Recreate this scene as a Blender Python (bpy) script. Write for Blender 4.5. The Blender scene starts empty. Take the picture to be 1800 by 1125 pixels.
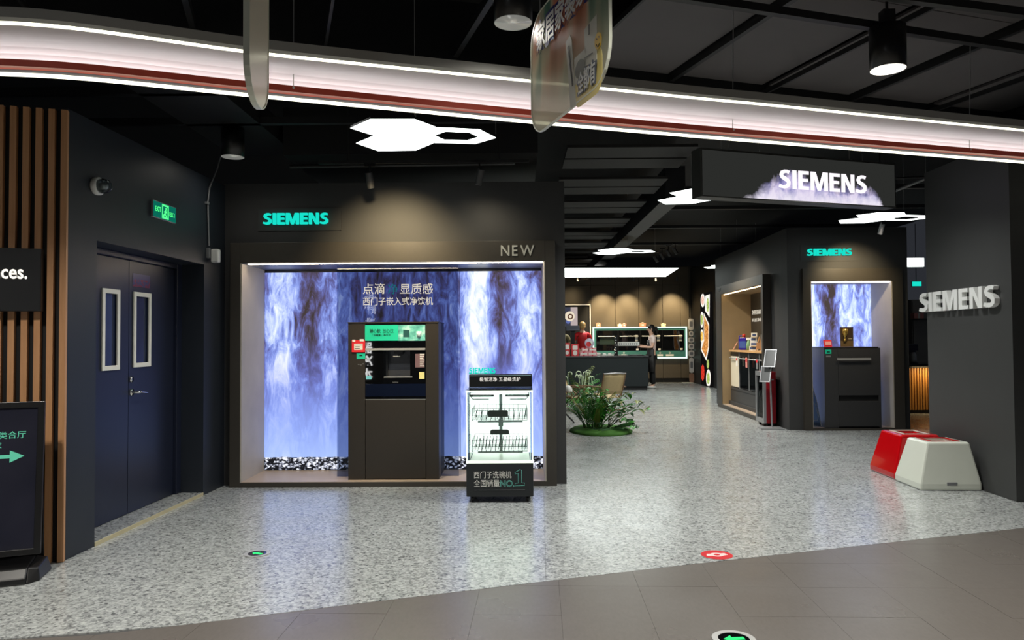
import bpy, bmesh, math, random
from mathutils import Vector, Matrix
random.seed(7)
S = bpy.context.scene
COL = S.collection
# ------------------------------------------------------------------ camera
CAM_H = 1.4; FPX = 1300.0
cam_pitch = math.radians(1.5); cam_roll = 0.0065; cam_yaw = math.atan(10/1300)
cd = bpy.data.cameras.new('camera'); cam = bpy.data.objects.new('camera', cd); COL.objects.link(cam)
cd.sensor_width = 36; cd.lens = 36*FPX/1800; cd.clip_start = .05; cd.clip_end = 200
cam.matrix_world = (Matrix.Translation((0, 0, CAM_H)) @ Matrix.Rotation(cam_yaw, 4, 'Z') @
                    Matrix.Rotation(math.pi/2 + cam_pitch, 4, 'X') @ Matrix.Rotation(-cam_roll, 4, 'Z'))
S.camera = cam
# ------------------------------------------------------------------ world, exposure, large lights
w = bpy.data.worlds.new('world'); S.world = w; w.use_nodes = True
w.node_tree.nodes['Background'].inputs[0].default_value = (.75, .82, 1, 1)
w.node_tree.nodes['Background'].inputs[1].default_value = .03
S.view_settings.view_transform = 'Standard'; S.view_settings.look = 'None'
S.view_settings.exposure = 0; S.view_settings.gamma = 1; S.view_settings.use_curve_mapping = False
def light(kind, loc, power, color=(1, 1, 1), size=.2, rot=(0, 0, 0), target=None, spot=60, blend=.6, size_y=None):
    l = bpy.data.lights.new(kind.lower()+'_light', kind); l.energy = power; l.color = color
    if kind == 'AREA':
        l.size = size
        if size_y: l.shape = 'RECTANGLE'; l.size_y = size_y
    else: l.shadow_soft_size = size
    if kind == 'SPOT': l.spot_size = math.radians(spot); l.spot_blend = blend
    o = bpy.data.objects.new(kind.lower()+'_light', l); COL.objects.link(o); o.location = loc
    o.rotation_euler = rot
    if target is not None:
        o.rotation_euler = (Vector(target)-Vector(loc)).to_track_quat('-Z', 'Y').to_euler()
    return o
WARM = (1, .78, .45); NEUT = (1, .95, .86); COOL = (.86, .93, 1)
# mall corridor down-lights behind and beside the viewer
for (x, y) in ((-2.7, 2.9), (-2.2, .9), (.4, 1.9), (3.0, 2.9), (-1.4, -1.2), (1.6, -.3), (4.6, 1.2)):
    light('SPOT', (x, y, 3.1), 300, NEUT, .1, target=(x, y, 0), spot=128, blend=1)
# shop spots without fixtures over aisle and terrazzo; one added to brighten column letters
for (x, y, p) in ((-1.4, 5.4, 230), (1.3, 6.0, 330), (2.3, 8.4, 360), (3.1, 6.9, 170), (2.9, 10.2, 300), (2.5, 12.5, 340), (2.6, 15.5, 340), (4.3, 18.5, 300), (2.0, 18.5, 340), (2.6, 22.0, 260)):
    light('SPOT', (x, y, 3.15), p, (.98, .97, .93), .12, target=(x, y, 0), spot=125, blend=1)
# warm accent spots: header and cabinet of the main display, pavilion front, far panelled wall
light('SPOT', (-1.2, 6.15, 2.86), 170, WARM, .03, target=(-1.2, 7.09, 2.1), spot=84, blend=1)
light('SPOT', (-.3, 6.62, 2.8), 14, (1, .86, .62), .03, target=(-.35, 7.09, 2.0), spot=125, blend=1)
light('SPOT', (-.7, 6.3, 2.9), 45, (1, .84, .6), .03, target=(-.9, 7.19, 1.1), spot=44, blend=1)
light('SPOT', (5.0, 10.42, 2.78), 90, WARM, .03, target=(5.05, 11.19, 2.24), spot=84, blend=1)
light('SPOT', (5.05, 10.2, 2.95), 40, (1, .9, .75), .03, target=(5.05, 11.24, .7), spot=44, blend=1)
light('SPOT', (3.1, 13.4, 3.0), 260, (1, .88, .7), .05, target=(4.0, 13.4, 1.2), spot=120, blend=1)
for x_ in (2.72, 3.48, 4.9): light('SPOT', (x_, 22.75, 3.25), 420, WARM, .03, target=(x_, 23.58, 2.0), spot=62, blend=.9)
for x_ in (1.8, 4.2): light('SPOT', (x_, 22.5, 3.25), 60, WARM, .03, target=(x_, 23.58, 1.6), spot=100, blend=1)

# ------------------------------------------------------------------ photo geometry helpers
M3 = cam.matrix_world.to_3x3(); C0 = Vector((0, 0, CAM_H))
def ray(x, y): return M3 @ Vector(((x-900)/FPX, (562.5-y)/FPX, -1))
def on_z(x, y, z=0.0):
    d = ray(x, y); return C0 + d*((z-CAM_H)/d.z)
def on_y(x, y, Y):
    d = ray(x, y); return C0 + d*(Y/d.y)
def on_plane(x, y, p, n):
    d = ray(x, y); n = Vector(n); return C0 + d*((Vector(p)-C0).dot(n)/d.dot(n))
# ------------------------------------------------------------------ materials
def lin(c):
    return tuple(((v/255)/12.92 if v/255 <= .04045 else ((v/255+.055)/1.055)**2.4) for v in c)
MATS = {}
def mat(name, col, rough=.5, metal=0, emit=None, es=0, spec=.5, vary=.0, scale=8, bump=0, bscale=60, alpha=1, coat=0):
    if name in MATS: return MATS[name]
    m = bpy.data.materials.new(name); m.use_nodes = True; nt = m.node_tree
    b = nt.nodes['Principled BSDF']; c = lin(col)+(1,)
    b.inputs['Base Color'].default_value = c; b.inputs['Roughness'].default_value = rough
    b.inputs['Metallic'].default_value = metal; b.inputs['Specular IOR Level'].default_value = spec
    b.inputs['Coat Weight'].default_value = coat
    if emit: b.inputs['Emission Color'].default_value = lin(emit)+(1,); b.inputs['Emission Strength'].default_value = es
    if vary or bump:
        tc = nt.nodes.new('ShaderNodeTexCoord'); n = nt.nodes.new('ShaderNodeTexNoise')
        nt.links.new(tc.outputs['Object'], n.inputs['Vector'])
        n.inputs['Scale'].default_value = scale; n.inputs['Detail'].default_value = 6
        if vary:
            mx = nt.nodes.new('ShaderNodeMix'); mx.data_type = 'RGBA'
            mx.inputs[6].default_value = tuple(v*(1-vary) for v in c[:3])+(1,)
            mx.inputs[7].default_value = tuple(min(1, v*(1+vary)) for v in c[:3])+(1,)
            nt.links.new(n.outputs['Fac'], mx.inputs[0]); nt.links.new(mx.outputs[2], b.inputs['Base Color'])
        if bump:
            n2 = nt.nodes.new('ShaderNodeTexNoise'); n2.inputs['Scale'].default_value = bscale
            nt.links.new(tc.outputs['Object'], n2.inputs['Vector'])
            bp = nt.nodes.new('ShaderNodeBump'); bp.inputs['Strength'].default_value = bump; bp.inputs['Distance'].default_value = .01
            nt.links.new(n2.outputs['Fac'], bp.inputs['Height']); nt.links.new(bp.outputs['Normal'], b.inputs['Normal'])
    MATS[name] = m; return m
def emis(name, col, s):
    if name in MATS: return MATS[name]
    m = bpy.data.materials.new(name); m.use_nodes = True; nt = m.node_tree; nt.nodes.clear()
    e = nt.nodes.new('ShaderNodeEmission'); o = nt.nodes.new('ShaderNodeOutputMaterial')
    e.inputs[0].default_value = lin(col)+(1,); e.inputs[1].default_value = s
    nt.links.new(e.outputs[0], o.inputs[0]); MATS[name] = m; return m
def pane_mat(name, tint, refl=.08, rough=.02):
    """thin clear sheet: tinted see-through plus a fresnel mirror"""
    if name in MATS: return MATS[name]
    m = bpy.data.materials.new(name); m.use_nodes = True; nt = m.node_tree; nt.nodes.clear()
    t = nt.nodes.new('ShaderNodeBsdfTransparent'); t.inputs[0].default_value = lin(tint)+(1,)
    g = nt.nodes.new('ShaderNodeBsdfGlossy'); g.inputs['Roughness'].default_value = rough
    f = nt.nodes.new('ShaderNodeLayerWeight'); f.inputs['Blend'].default_value = refl
    mx = nt.nodes.new('ShaderNodeMixShader'); o = nt.nodes.new('ShaderNodeOutputMaterial')
    nt.links.new(f.outputs['Fresnel'], mx.inputs[0]); nt.links.new(t.outputs[0], mx.inputs[1])
    nt.links.new(g.outputs[0], mx.inputs[2]); nt.links.new(mx.outputs[0], o.inputs[0]); MATS[name] = m; return m
class NT:
    """tiny node builder"""
    def __init__(s, name):
        s.m = bpy.data.materials.new(name); s.m.use_nodes = True; s.t = s.m.node_tree
        s.b = s.t.nodes['Principled BSDF']; MATS[name] = s.m
    def n(s, typ, **kw):
        x = s.t.nodes.new('ShaderNode'+typ)
        for k, v in kw.items(): setattr(x, k, v)
        return x
    def l(s, a, b): s.t.links.new(a, b)
    def math(s, op, a, b=None, clamp=False):
        x = s.n('Math', operation=op, use_clamp=clamp)
        for i, v in enumerate((a, b)):
            if v is None: continue
            if isinstance(v, (int, float)): x.inputs[i].default_value = v
            else: s.l(v, x.inputs[i])
        return x.outputs[0]
    def ramp(s, fac, stops, interp='LINEAR'):
        r = s.n('ValToRGB'); r.color_ramp.interpolation = interp
        e = r.color_ramp.elements
        for i, (p, c) in enumerate(stops):
            x = e[i] if i < 2 else e.new(p)
            x.position = p; x.color = (c, c, c, 1) if isinstance(c, (int, float)) else lin(c)+(1,)
        s.l(fac, r.inputs[0]); return r.outputs[0]
    def noise(s, vec, scale, detail=4, rough=.5, dist=0):
        x = s.n('TexNoise'); x.inputs['Scale'].default_value = scale; x.inputs['Detail'].default_value = detail
        x.inputs['Roughness'].default_value = rough; x.inputs['Distortion'].default_value = dist
        s.l(vec, x.inputs['Vector']); return x.outputs['Fac']
    def mapping(s, vec, scale=(1, 1, 1), loc=(0, 0, 0)):
        x = s.n('Mapping'); x.inputs['Scale'].default_value = scale; x.inputs['Location'].default_value = loc
        s.l(vec, x.inputs['Vector']); return x.outputs[0]
    def mix(s, fac, a, b, blend='MIX'):
        x = s.n('Mix', data_type='RGBA', blend_type=blend)
        for i, v in ((0, fac), (6, a), (7, b)):
            if isinstance(v, (int, float)): x.inputs[i].default_value = v if i == 0 else (v, v, v, 1)
            elif isinstance(v, tuple): x.inputs[i].default_value = lin(v)+(1,)
            else: s.l(v, x.inputs[i])
        return x.outputs[2]
    def out_emission(s, col, strength):
        e = s.n('Emission'); s.l(col, e.inputs[0])
        if isinstance(strength, (int, float)): e.inputs[1].default_value = strength
        else: s.l(strength, e.inputs[1])
        s.l(e.outputs[0], s.t.nodes['Material Output'].inputs[0])
# terrazzo
k = NT('terrazzo'); pos = k.n('NewGeometry').outputs['Position']
v1 = k.n('TexVoronoi'); v1.inputs['Scale'].default_value = 52; k.l(pos, v1.inputs['Vector'])
v2 = k.n('TexVoronoi'); v2.inputs['Scale'].default_value = 80; k.l(pos, v2.inputs['Vector'])
sep = k.n('SeparateColor'); k.l(v1.outputs['Color'], sep.inputs[0])
sep2 = k.n('SeparateColor'); k.l(v2.outputs['Color'], sep2.inputs[0])
c1 = k.ramp(sep.outputs[0], [(0, (78, 80, 82)), (.12, (122, 125, 126)), (.36, (164, 168, 167)), (.8, (184, 188, 186)), (1, (204, 208, 204))], 'CONSTANT')
c2 = k.ramp(sep2.outputs[0], [(0, (96, 98, 99)), (.2, (158, 162, 161)), (.7, (188, 192, 189))], 'CONSTANT')
cc = k.mix(.5, c1, c2); big = k.noise(pos, 1.3, 3)
cc = k.mix(k.ramp(big, [(.35, 0.0), (.7, .14)]), cc, (128, 130, 126))
k.l(cc, k.b.inputs['Base Color'])
k.l(k.ramp(k.noise(pos, 3, 3), [(.3, .17), (.7, .27)]), k.b.inputs['Roughness']); k.b.inputs['Specular IOR Level'].default_value = .9
# dark corridor tile
k = NT('corridor_tile'); pos = k.n('NewGeometry').outputs['Position']
na = k.noise(k.mapping(pos, (1, .4, 1)), 60, 4, .6); nb = k.noise(pos, 2.2, 3)
cc = k.mix(na, (86, 81, 77), (110, 105, 100)); cc = k.mix(k.ramp(nb, [(.35, 0.0), (.7, .35)]), cc, (88, 83, 79))
k.l(cc, k.b.inputs['Base Color']); k.l(k.ramp(nb, [(.3, .26), (.7, .36)]), k.b.inputs['Roughness']); k.b.inputs['Specular IOR Level'].default_value = .7
# oak slats
def wood(name, a, b, scale=(30, 30, 1.5), rough=.5):
    k = NT(name); o = k.n('TexCoord').outputs['Object']
    f = k.noise(k.mapping(o, scale), 2, 6, .6, .6); k.l(k.mix(f, a, b), k.b.inputs['Base Color'])
    k.b.inputs['Roughness'].default_value = rough; return k.m
M = {}
M['oak'] = wood('oak_slat', (176, 126, 84), (212, 160, 114))
M['counter_wood'] = wood('counter_wood', (176, 132, 84), (206, 164, 112), (2, 30, 30))
M['blackpaint'] = mat('black_paint', (20, 21, 23), .5, vary=.15)
M['bluepaint'] = mat('blue_black_paint', (36, 41, 49), .45, vary=.12, scale=3)
M['doorpaint'] = mat('door_blue', (30, 35, 52), .35, vary=.12, scale=4)
M['charcoal'] = mat('charcoal_laminate', (56, 56, 57), .38, vary=.1, scale=30)
M['frame'] = mat('brown_charcoal', (60, 56, 50), .42, vary=.12, scale=40)
M['cabinet'] = mat('cabinet_brown', (47, 42, 36), .4, vary=.1, scale=40)
M['darkwall'] = mat('grey_wall', (54, 54, 54), .6, vary=.1, scale=4)
M['ceil'] = mat('ceiling_black', (9, 9, 10), .8)
M['ceilpanel'] = mat('ceiling_grey', (96, 92, 92), .75, vary=.1, scale=3)
M['beam'] = mat('beam_black', (26, 26, 27), .5)
M['steel'] = mat('brushed_steel', (196, 196, 194), .34, .5)
M['chrome'] = mat('chrome', (220, 220, 220), .08, 1)
M['white'] = mat('white_plastic', (225, 226, 222), .4)
M['cream'] = mat('cream_frame', (236, 234, 222), .45)
M['black'] = mat('black_plastic', (16, 16, 17), .35)
M['blackmatte'] = mat('black_matte', (12, 12, 13), .7)
M['blackglass'] = mat('black_glass', (8, 9, 11), .02, spec=.6)
M['darkglass'] = mat('dark_glass', (40, 48, 72), .12, spec=.6)  # bluish tone stands in for the corridor's reflection in the door panes
M['grey'] = mat('grey_plastic', (120, 122, 124), .45)
M['silver'] = mat('silver_paint', (168, 170, 172), .35, .6)
M['red'] = mat('red_gloss', (186, 8, 16), .12, coat=.5)
M['whitegloss'] = mat('white_gloss', (214, 218, 206), .15, coat=.4, vary=.03)
M['concrete'] = mat('concrete_grey', (188, 180, 168), .6, vary=.14, scale=5, bump=.1)
M['nichefloor'] = mat('niche_floor', (176, 156, 136), .4, vary=.08, scale=6)
M['teal_em'] = emis('teal_glow', (24, 226, 204), 1.0)
M['white_em'] = emis('white_glow', (255, 250, 240), 1.15)
M['cream_em'] = emis('cream_print_glow', (236, 226, 206), .95)
M['led'] = emis('led_strip', (255, 252, 226), 2.6)
M['panel_em'] = emis('light_panel', (246, 255, 250), 4.0)
M['redstrip'] = mat('rust_red', (172, 66, 50), .4)
M['ribbon'] = mat('ribbon_white', (214, 210, 211), .5)
M['metal_letter'] = mat('letter_steel', (236, 238, 236), .34, .05)
M['newletter'] = mat('new_letter', (206, 206, 198), .4, .2)
M['teal'] = mat('teal_print', (22, 200, 160), .5)
M['skin'] = mat('skin', (222, 176, 150), .5)
M['hair'] = mat('hair', (22, 18, 18), .45)
M['glass'] = pane_mat('clear_pane', (238, 246, 246), .12)
M['tinted'] = pane_mat('tinted_pane', (214, 220, 232), .22)
M['priceRed'] = mat('price_red', (214, 40, 48), .4, emit=(214, 40, 48), es=.15)
M['paper'] = mat('paper', (232, 230, 222), .6)
# ------------------------------------------------------------------ geometry builder
class G:
    def __init__(s): s.v = []; s.f = []; s.m = []; s.sm = []
    def add(s, vs, fs, m=0, smooth=False):
        o = len(s.v); s.v += [tuple(v) for v in vs]
        for f in fs: s.f.append(tuple(i+o for i in f)); s.m.append(m); s.sm.append(smooth)
        return s
    def box(s, x0, x1, y0, y1, z0, z1, m=0):
        vs = [(x, y, z) for x in (x0, x1) for y in (y0, y1) for z in (z0, z1)]
        return s.add(vs, [(0, 1, 3, 2), (4, 6, 7, 5), (0, 4, 5, 1), (2, 3, 7, 6), (0, 2, 6, 4), (1, 5, 7, 3)], m)
    def hexa(s, b, t, m=0):   # bottom 4 points, top 4 points
        return s.add(list(b)+list(t), [(3, 2, 1, 0), (4, 5, 6, 7), (0, 1, 5, 4), (1, 2, 6, 5), (2, 3, 7, 6), (3, 0, 4, 7)], m)
    def prism(s, pts, a, b, ax='y', m=0):
        def P(p, d): return {'y': (p[0], d, p[1]), 'z': (p[0], p[1], d), 'x': (d, p[0], p[1])}[ax]
        n = len(pts); vs = [P(p, a) for p in pts]+[P(p, b) for p in pts]
        return s.add(vs, [tuple(range(n))[::-1], tuple(range(n, 2*n))]+[(i, (i+1) % n, n+(i+1) % n, n+i) for i in range(n)], m)
    def ring(s, outer, inner, a, b, ax='z', m=0):
        def P(p, d): return {'y': (p[0], d, p[1]), 'z': (p[0], p[1], d), 'x': (d, p[0], p[1])}[ax]
        n = len(outer); vs = [P(p, a) for p in outer]+[P(p, a) for p in inner]+[P(p, b) for p in outer]+[P(p, b) for p in inner]
        fs = []
        for i in range(n):
            j = (i+1) % n
            fs += [(i, n+i, n+j, j), (2*n+i, 2*n+j, 3*n+j, 3*n+i), (i, j, 2*n+j, 2*n+i), (n+i, 3*n+i, 3*n+j, n+j)]
        return s.add(vs, fs, m)
    def frame(s, x0, x1, z0, z1, w, y0, y1, m=0):
        return s.ring([(x0, z0), (x1, z0), (x1, z1), (x0, z1)], [(x0+w, z0+w), (x1-w, z0+w), (x1-w, z1-w), (x0+w, z1-w)], y0, y1, 'y', m)
    def tube(s, path, r, n=8, m=0, caps=True, closed=False):
        path = [Vector(p) for p in path]; N = len(path); rs = r if isinstance(r, (list, tuple)) else [r]*N
        vs = []; up = None
        for i, p in enumerate(path):
            if closed: t = path[(i+1) % N]-path[i-1]
            else: t = path[min(i+1, N-1)]-path[max(i-1, 0)]
            t.normalize()
            if up is None: up = Vector((0, 0, 1)) if abs(t.z) < .9 else Vector((1, 0, 0))
            a = t.cross(up).normalized(); b = a.cross(t).normalized(); up = b
            vs += [p+(a*math.cos(2*math.pi*j/n)+b*math.sin(2*math.pi*j/n))*rs[i] for j in range(n)]
        fs = [(i*n+j, i*n+(j+1) % n, ((i+1) % N)*n+(j+1) % n, ((i+1) % N)*n+j) for i in range(N if closed else N-1) for j in range(n)]
        s.add(vs, fs, m, True)
        if caps and not closed: s.add(vs[:n], [tuple(range(n))[::-1]], m); s.add(vs[-n:], [tuple(range(n))], m)
        return s
    def lathe(s, prof, c=(0, 0, 0), n=20, m=0, ax='z', smooth=True):
        vs = []; c = Vector(c)
        for (r, z) in prof:
            for j in range(n):
                a = 2*math.pi*j/n; p = (r*math.cos(a), r*math.sin(a), z)
                if ax == 'y': p = (p[0], p[2], p[1])
                if ax == 'x': p = (p[2], p[0], p[1])
                vs.append(c+Vector(p))
        fs = [(i*n+j, i*n+(j+1) % n, (i+1)*n+(j+1) % n, (i+1)*n+j) for i in range(len(prof)-1) for j in range(n)]
        if prof[0][0] > 1e-5: fs.append(tuple(range(n))[::-1])
        if prof[-1][0] > 1e-5: fs.append(tuple(range((len(prof)-1)*n, len(prof)*n)))
        return s.add(vs, fs, m, smooth)
    def ell(s, c, r, n=12, k=8, m=0):
        c = Vector(c); vs = []
        for i in range(k+1):
            t = math.pi*i/k
            for j in range(n):
                a = 2*math.pi*j/n
                vs.append(c+Vector((r[0]*max(math.sin(t), 1e-4)*math.cos(a), r[1]*max(math.sin(t), 1e-4)*math.sin(a), -r[2]*math.cos(t))))
        return s.add(vs, [(i*n+j, i*n+(j+1) % n, (i+1)*n+(j+1) % n, (i+1)*n+j) for i in range(k) for j in range(n)], m, True)
    def mesh(s, name):
        me = bpy.data.meshes.new(name); me.from_pydata(s.v, [], s.f)
        me.polygons.foreach_set('material_index', s.m); me.polygons.foreach_set('use_smooth', s.sm)
        bm = bmesh.new(); bm.from_mesh(me); bmesh.ops.recalc_face_normals(bm, faces=bm.faces); bm.to_mesh(me); bm.free()
        return me
    def build(s, name, mats, parent=None, loc=(0, 0, 0), rot=(0, 0, 0), bevel=0, label=None):
        me = s.mesh(name)
        for x in (mats if isinstance(mats, (list, tuple)) else [mats]): me.materials.append(M[x] if isinstance(x, str) else x)
        return put(name, me, parent, loc, rot, bevel, label)
def put(name, me, parent=None, loc=(0, 0, 0), rot=(0, 0, 0), bevel=0, label=None):
    o = bpy.data.objects.new(name, me); COL.objects.link(o); o.location = loc; o.rotation_euler = rot; o.parent = parent
    if bevel:
        b = o.modifiers.new('bevel', 'BEVEL'); b.width = bevel; b.segments = 2; b.limit_method = 'ANGLE'
    if label: o['label'] = label
    return o
def tag(o, label, cat, group=None):
    o['label'] = label; o['category'] = cat
    if group: o['group'] = group
    return o
def thing(name, label, cat, loc=(0, 0, 0), rz=0, group=None):
    o = bpy.data.objects.new(name, None); COL.objects.link(o); o.location = loc; o.rotation_euler = (0, 0, rz)
    return tag(o, label, cat, group)
def struct(o): o['kind'] = 'structure'; return o
def copy_tree(o, loc=None, rz=None, parent=None):
    c = o.copy(); COL.objects.link(c); c.parent = parent
    for ch in list(o.children): copy_tree(ch, None, None, c)
    if loc is not None: c.location = loc
    if rz is not None: c.rotation_euler = (0, 0, rz)
    return c
_tc = {}
def text_mesh(body, extrude=0, offset=0, outline=0, spacing=1):
    key = (body, extrude, offset, outline, spacing)
    if key in _tc: return _tc[key].copy()
    c = bpy.data.curves.new('t', 'FONT'); c.body = body; c.size = 1; c.extrude = extrude; c.offset = offset; c.space_character = spacing
    c.resolution_u = 3
    if outline: c.fill_mode = 'NONE'; c.bevel_depth = outline; c.bevel_resolution = 0
    o = bpy.data.objects.new('t', c); COL.objects.link(o)
    dg = bpy.context.evaluated_depsgraph_get(); me = bpy.data.meshes.new_from_object(o.evaluated_get(dg))
    bpy.data.objects.remove(o); bpy.data.curves.remove(c); _tc[key] = me.copy(); return me
def bounds(me):
    xs = [v.co.x for v in me.vertices]; ys = [v.co.y for v in me.vertices]
    return min(xs), max(xs), min(ys), max(ys)
def fit(me, w, h, depth=.002, x0=0, y0=0):
    a, b, c, d = bounds(me); zs = [v.co.z for v in me.vertices]; z0, z1 = min(zs), max(zs)
    for v in me.vertices:
        v.co.x = x0+(v.co.x-a)/(b-a)*w; v.co.y = y0+(v.co.y-c)/(d-c)*h
        v.co.z = (v.co.z-z0)/max(z1-z0, 1e-6)*depth
    return me
FACE = {'-y': (math.pi/2, 0, 0), '+x': (math.pi/2, 0, math.pi/2), '-x': (math.pi/2, 0, -math.pi/2), 'up': (0, 0, 0)}
def text(name, body, w, h, m, parent, loc, face='-y', depth=.002, offset=0, outline=0, label=None, spacing=1):
    me = fit(text_mesh(body, .01, offset, outline, spacing), w, h, depth); me.materials.clear(); me.materials.append(M[m] if isinstance(m, str) else m)
    return put(name, me, parent, loc, FACE[face] if isinstance(face, str) else face, label=label)
def letters(body, w, h, m, parent, loc, face='-y', depth=.03, offset=.02, name='letter', gap=.13):
    """each letter its own part, filling w x h from lower-left loc"""
    ms = [text_mesh(ch, .01, offset) for ch in body]; ws = [bounds(x)[1]-bounds(x)[0] for x in ms]
    tot = sum(ws)+gap*(len(body)-1); kx = w/tot; x = 0; rot = FACE[face] if isinstance(face, str) else face
    R = Matrix.Rotation(rot[2], 3, 'Z')
    for ch, me, cw in zip(body, ms, ws):
        fit(me, cw*kx, h, depth); me.materials.clear(); me.materials.append(M[m] if isinstance(m, str) else m)
        put(name, me, parent, Vector(loc)+R @ Vector((x, 0, 0)), rot); x += (cw+gap)*kx
def glyph(ch):
    """heavy sans capitals drawn as outlines, one unit high"""
    if ch == 'I': return [(0, 0), (.23, 0), (.23, 1), (0, 1)], .23
    if ch == 'E': return [(0, 0), (.58, 0), (.58, .18), (.22, .18), (.22, .42), (.54, .42), (.54, .59), (.22, .59), (.22, .82), (.58, .82), (.58, 1), (0, 1)], .58
    if ch == 'N': return [(0, 0), (.21, 0), (.21, .64), (.5, 0), (.75, 0), (.75, 1), (.54, 1), (.54, .36), (.25, 1), (0, 1)], .75
    if ch == 'M': return [(0, 0), (.2, 0), (.2, .66), (.39, 0), (.57, 0), (.76, .66), (.76, 0), (.98, 0), (.98, 1), (.69, 1), (.49, .32), (.29, 1), (0, 1)], .98
    c = [Vector(p) for p in ((.56, .87), (.44, .915), (.31, .91), (.17, .85), (.125, .73), (.17, .62), (.3, .54), (.44, .46), (.52, .36), (.51, .22), (.41, .12), (.27, .085), (.14, .1), (.0, .15))]
    wd = [.085, .085, .09, .1, .105, .105, .11, .11, .105, .105, .1, .09, .085, .085]; L, R = [], []
    for i, p in enumerate(c):
        t = (c[min(i+1, len(c)-1)]-c[max(i-1, 0)]).normalized(); n = Vector((-t.y, t.x)); L.append(p+n*wd[i]); R.append(p-n*wd[i])
    return [tuple(p) for p in L+R[::-1]], .63
def brand_letters(w, h, m, parent, loc, face='-y', depth=.03):
    """the seven raised letters, each its own part"""
    gl = [glyph(ch) for ch in 'SIEMENS']; gap = .1; tot = sum(g[1] for g in gl)+gap*6; kx = w/tot; x = 0
    rot = FACE[face] if isinstance(face, str) else face; R = Matrix.Rotation(rot[2], 3, 'Z')
    for pts, cw in gl:
        G().prism([(p[0]*kx, p[1]*h) for p in pts], 0, depth, 'z').build('letter', m, parent, Vector(loc)+R @ Vector((x*kx, 0, 0)), rot); x += cw+gap
def rrect(x0, x1, y0, y1, r, k=4):
    pts = []
    for (cx, cy, a0) in ((x1-r, y1-r, 0), (x0+r, y1-r, 90), (x0+r, y0+r, 180), (x1-r, y0+r, 270)):
        pts += [(cx+r*math.cos(math.radians(a0+90*i/k)), cy+r*math.sin(math.radians(a0+90*i/k))) for i in range(k+1)]
    return pts
def circ(cx, cy, r, n=24, ry=None): return [(cx+r*math.cos(2*math.pi*i/n), cy+(ry or r)*math.sin(2*math.pi*i/n)) for i in range(n)]
def waterfall(name, w, h, flow, dark, strength=1.25, sat=1, stones=.13, seed=0.0):
    """back-lit print of a waterfall: flow(x) density stops, drifting vertical streaks, mist towards the bottom, pebble strip"""
    k = NT(name); o = k.n('TexCoord').outputs['Object']; sp = k.n('SeparateXYZ'); k.l(o, sp.inputs[0])
    u = k.math('DIVIDE', sp.outputs[0], w); vv = k.math('DIVIDE', sp.outputs[2], h)
    warp = k.noise(k.mapping(o, (1.4, 1, 1.1), (seed, 0, 0)), 1.6, 3)
    uu = k.math('ADD', u, k.math('MULTIPLY', k.math('SUBTRACT', warp, .5), .35/w))
    dens = k.ramp(uu, flow)
    st = k.noise(k.mapping(o, (5.5, 1, 2.0), (seed, 0, seed)), 1.5, 9, .64, 1.2)
    fine = k.noise(k.mapping(o, (18, 1, 4.5), (0, 0, seed)), 1.3, 6, .7, 1.0)
    f = k.math('ADD', k.math('MULTIPLY', k.math('SUBTRACT', st, .5), 1.5), k.math('MULTIPLY', k.math('SUBTRACT', fine, .5), .5))
    f = k.math('ADD', f, k.math('ADD', k.math('MULTIPLY', dens, .75), .14))
    dk = k.math('MULTIPLY', k.ramp(uu, dark), k.ramp(vv, [(.3, 0.0), (.55, .65), (1, 1.0)]))
    f = k.math('SUBTRACT', f, k.math('MULTIPLY', dk, .36), clamp=True)
    col = k.ramp(f, [(0, (62, 54, 52)), (.14, (78, 70, 96)), (.3, (94, 97, 156)), (.48, (124, 142, 214)), (.7, (186, 201, 246)), (1, (246, 250, 255))])
    mist = k.math('MULTIPLY', k.ramp(vv, [(.06, 1.0), (.3, .85), (.66, 0.0)]), k.ramp(k.noise(o, 1.8, 4), [(.25, .75), (.7, 1.0)]))
    col = k.mix(mist, col, k.ramp(vv, [(0, (166, 190, 242)), (.2, (142, 164, 234)), (.5, (108, 120, 206))]))
    vo = k.n('TexVoronoi'); vo.inputs['Scale'].default_value = 34; k.l(k.mapping(o, (1, 1, 1.6)), vo.inputs['Vector'])
    sc = k.n('SeparateColor'); k.l(vo.outputs['Color'], sc.inputs[0])
    stone = k.ramp(k.math('SUBTRACT', sc.outputs[0], k.math('MULTIPLY', vo.outputs['Distance'], .7)), [(0, (26, 26, 30)), (.12, (84, 86, 98)), (.3, (160, 164, 180)), (.6, (235, 236, 244))])
    edge = k.math('ADD', k.math('MULTIPLY', k.noise(k.mapping(o, (5, 1, 0)), 1.5, 3), .03), stones-.015)
    col = k.mix(k.math('LESS_THAN', sp.outputs[2], edge), col, stone) if stones > 0 else col
    k.out_emission(col, strength); return k.m
UX = Vector((.951, .309, 0)); VX = Vector((-.309, .951, 0)); UA = math.atan2(.309, .951)   # the corridor edge runs along UX
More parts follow.
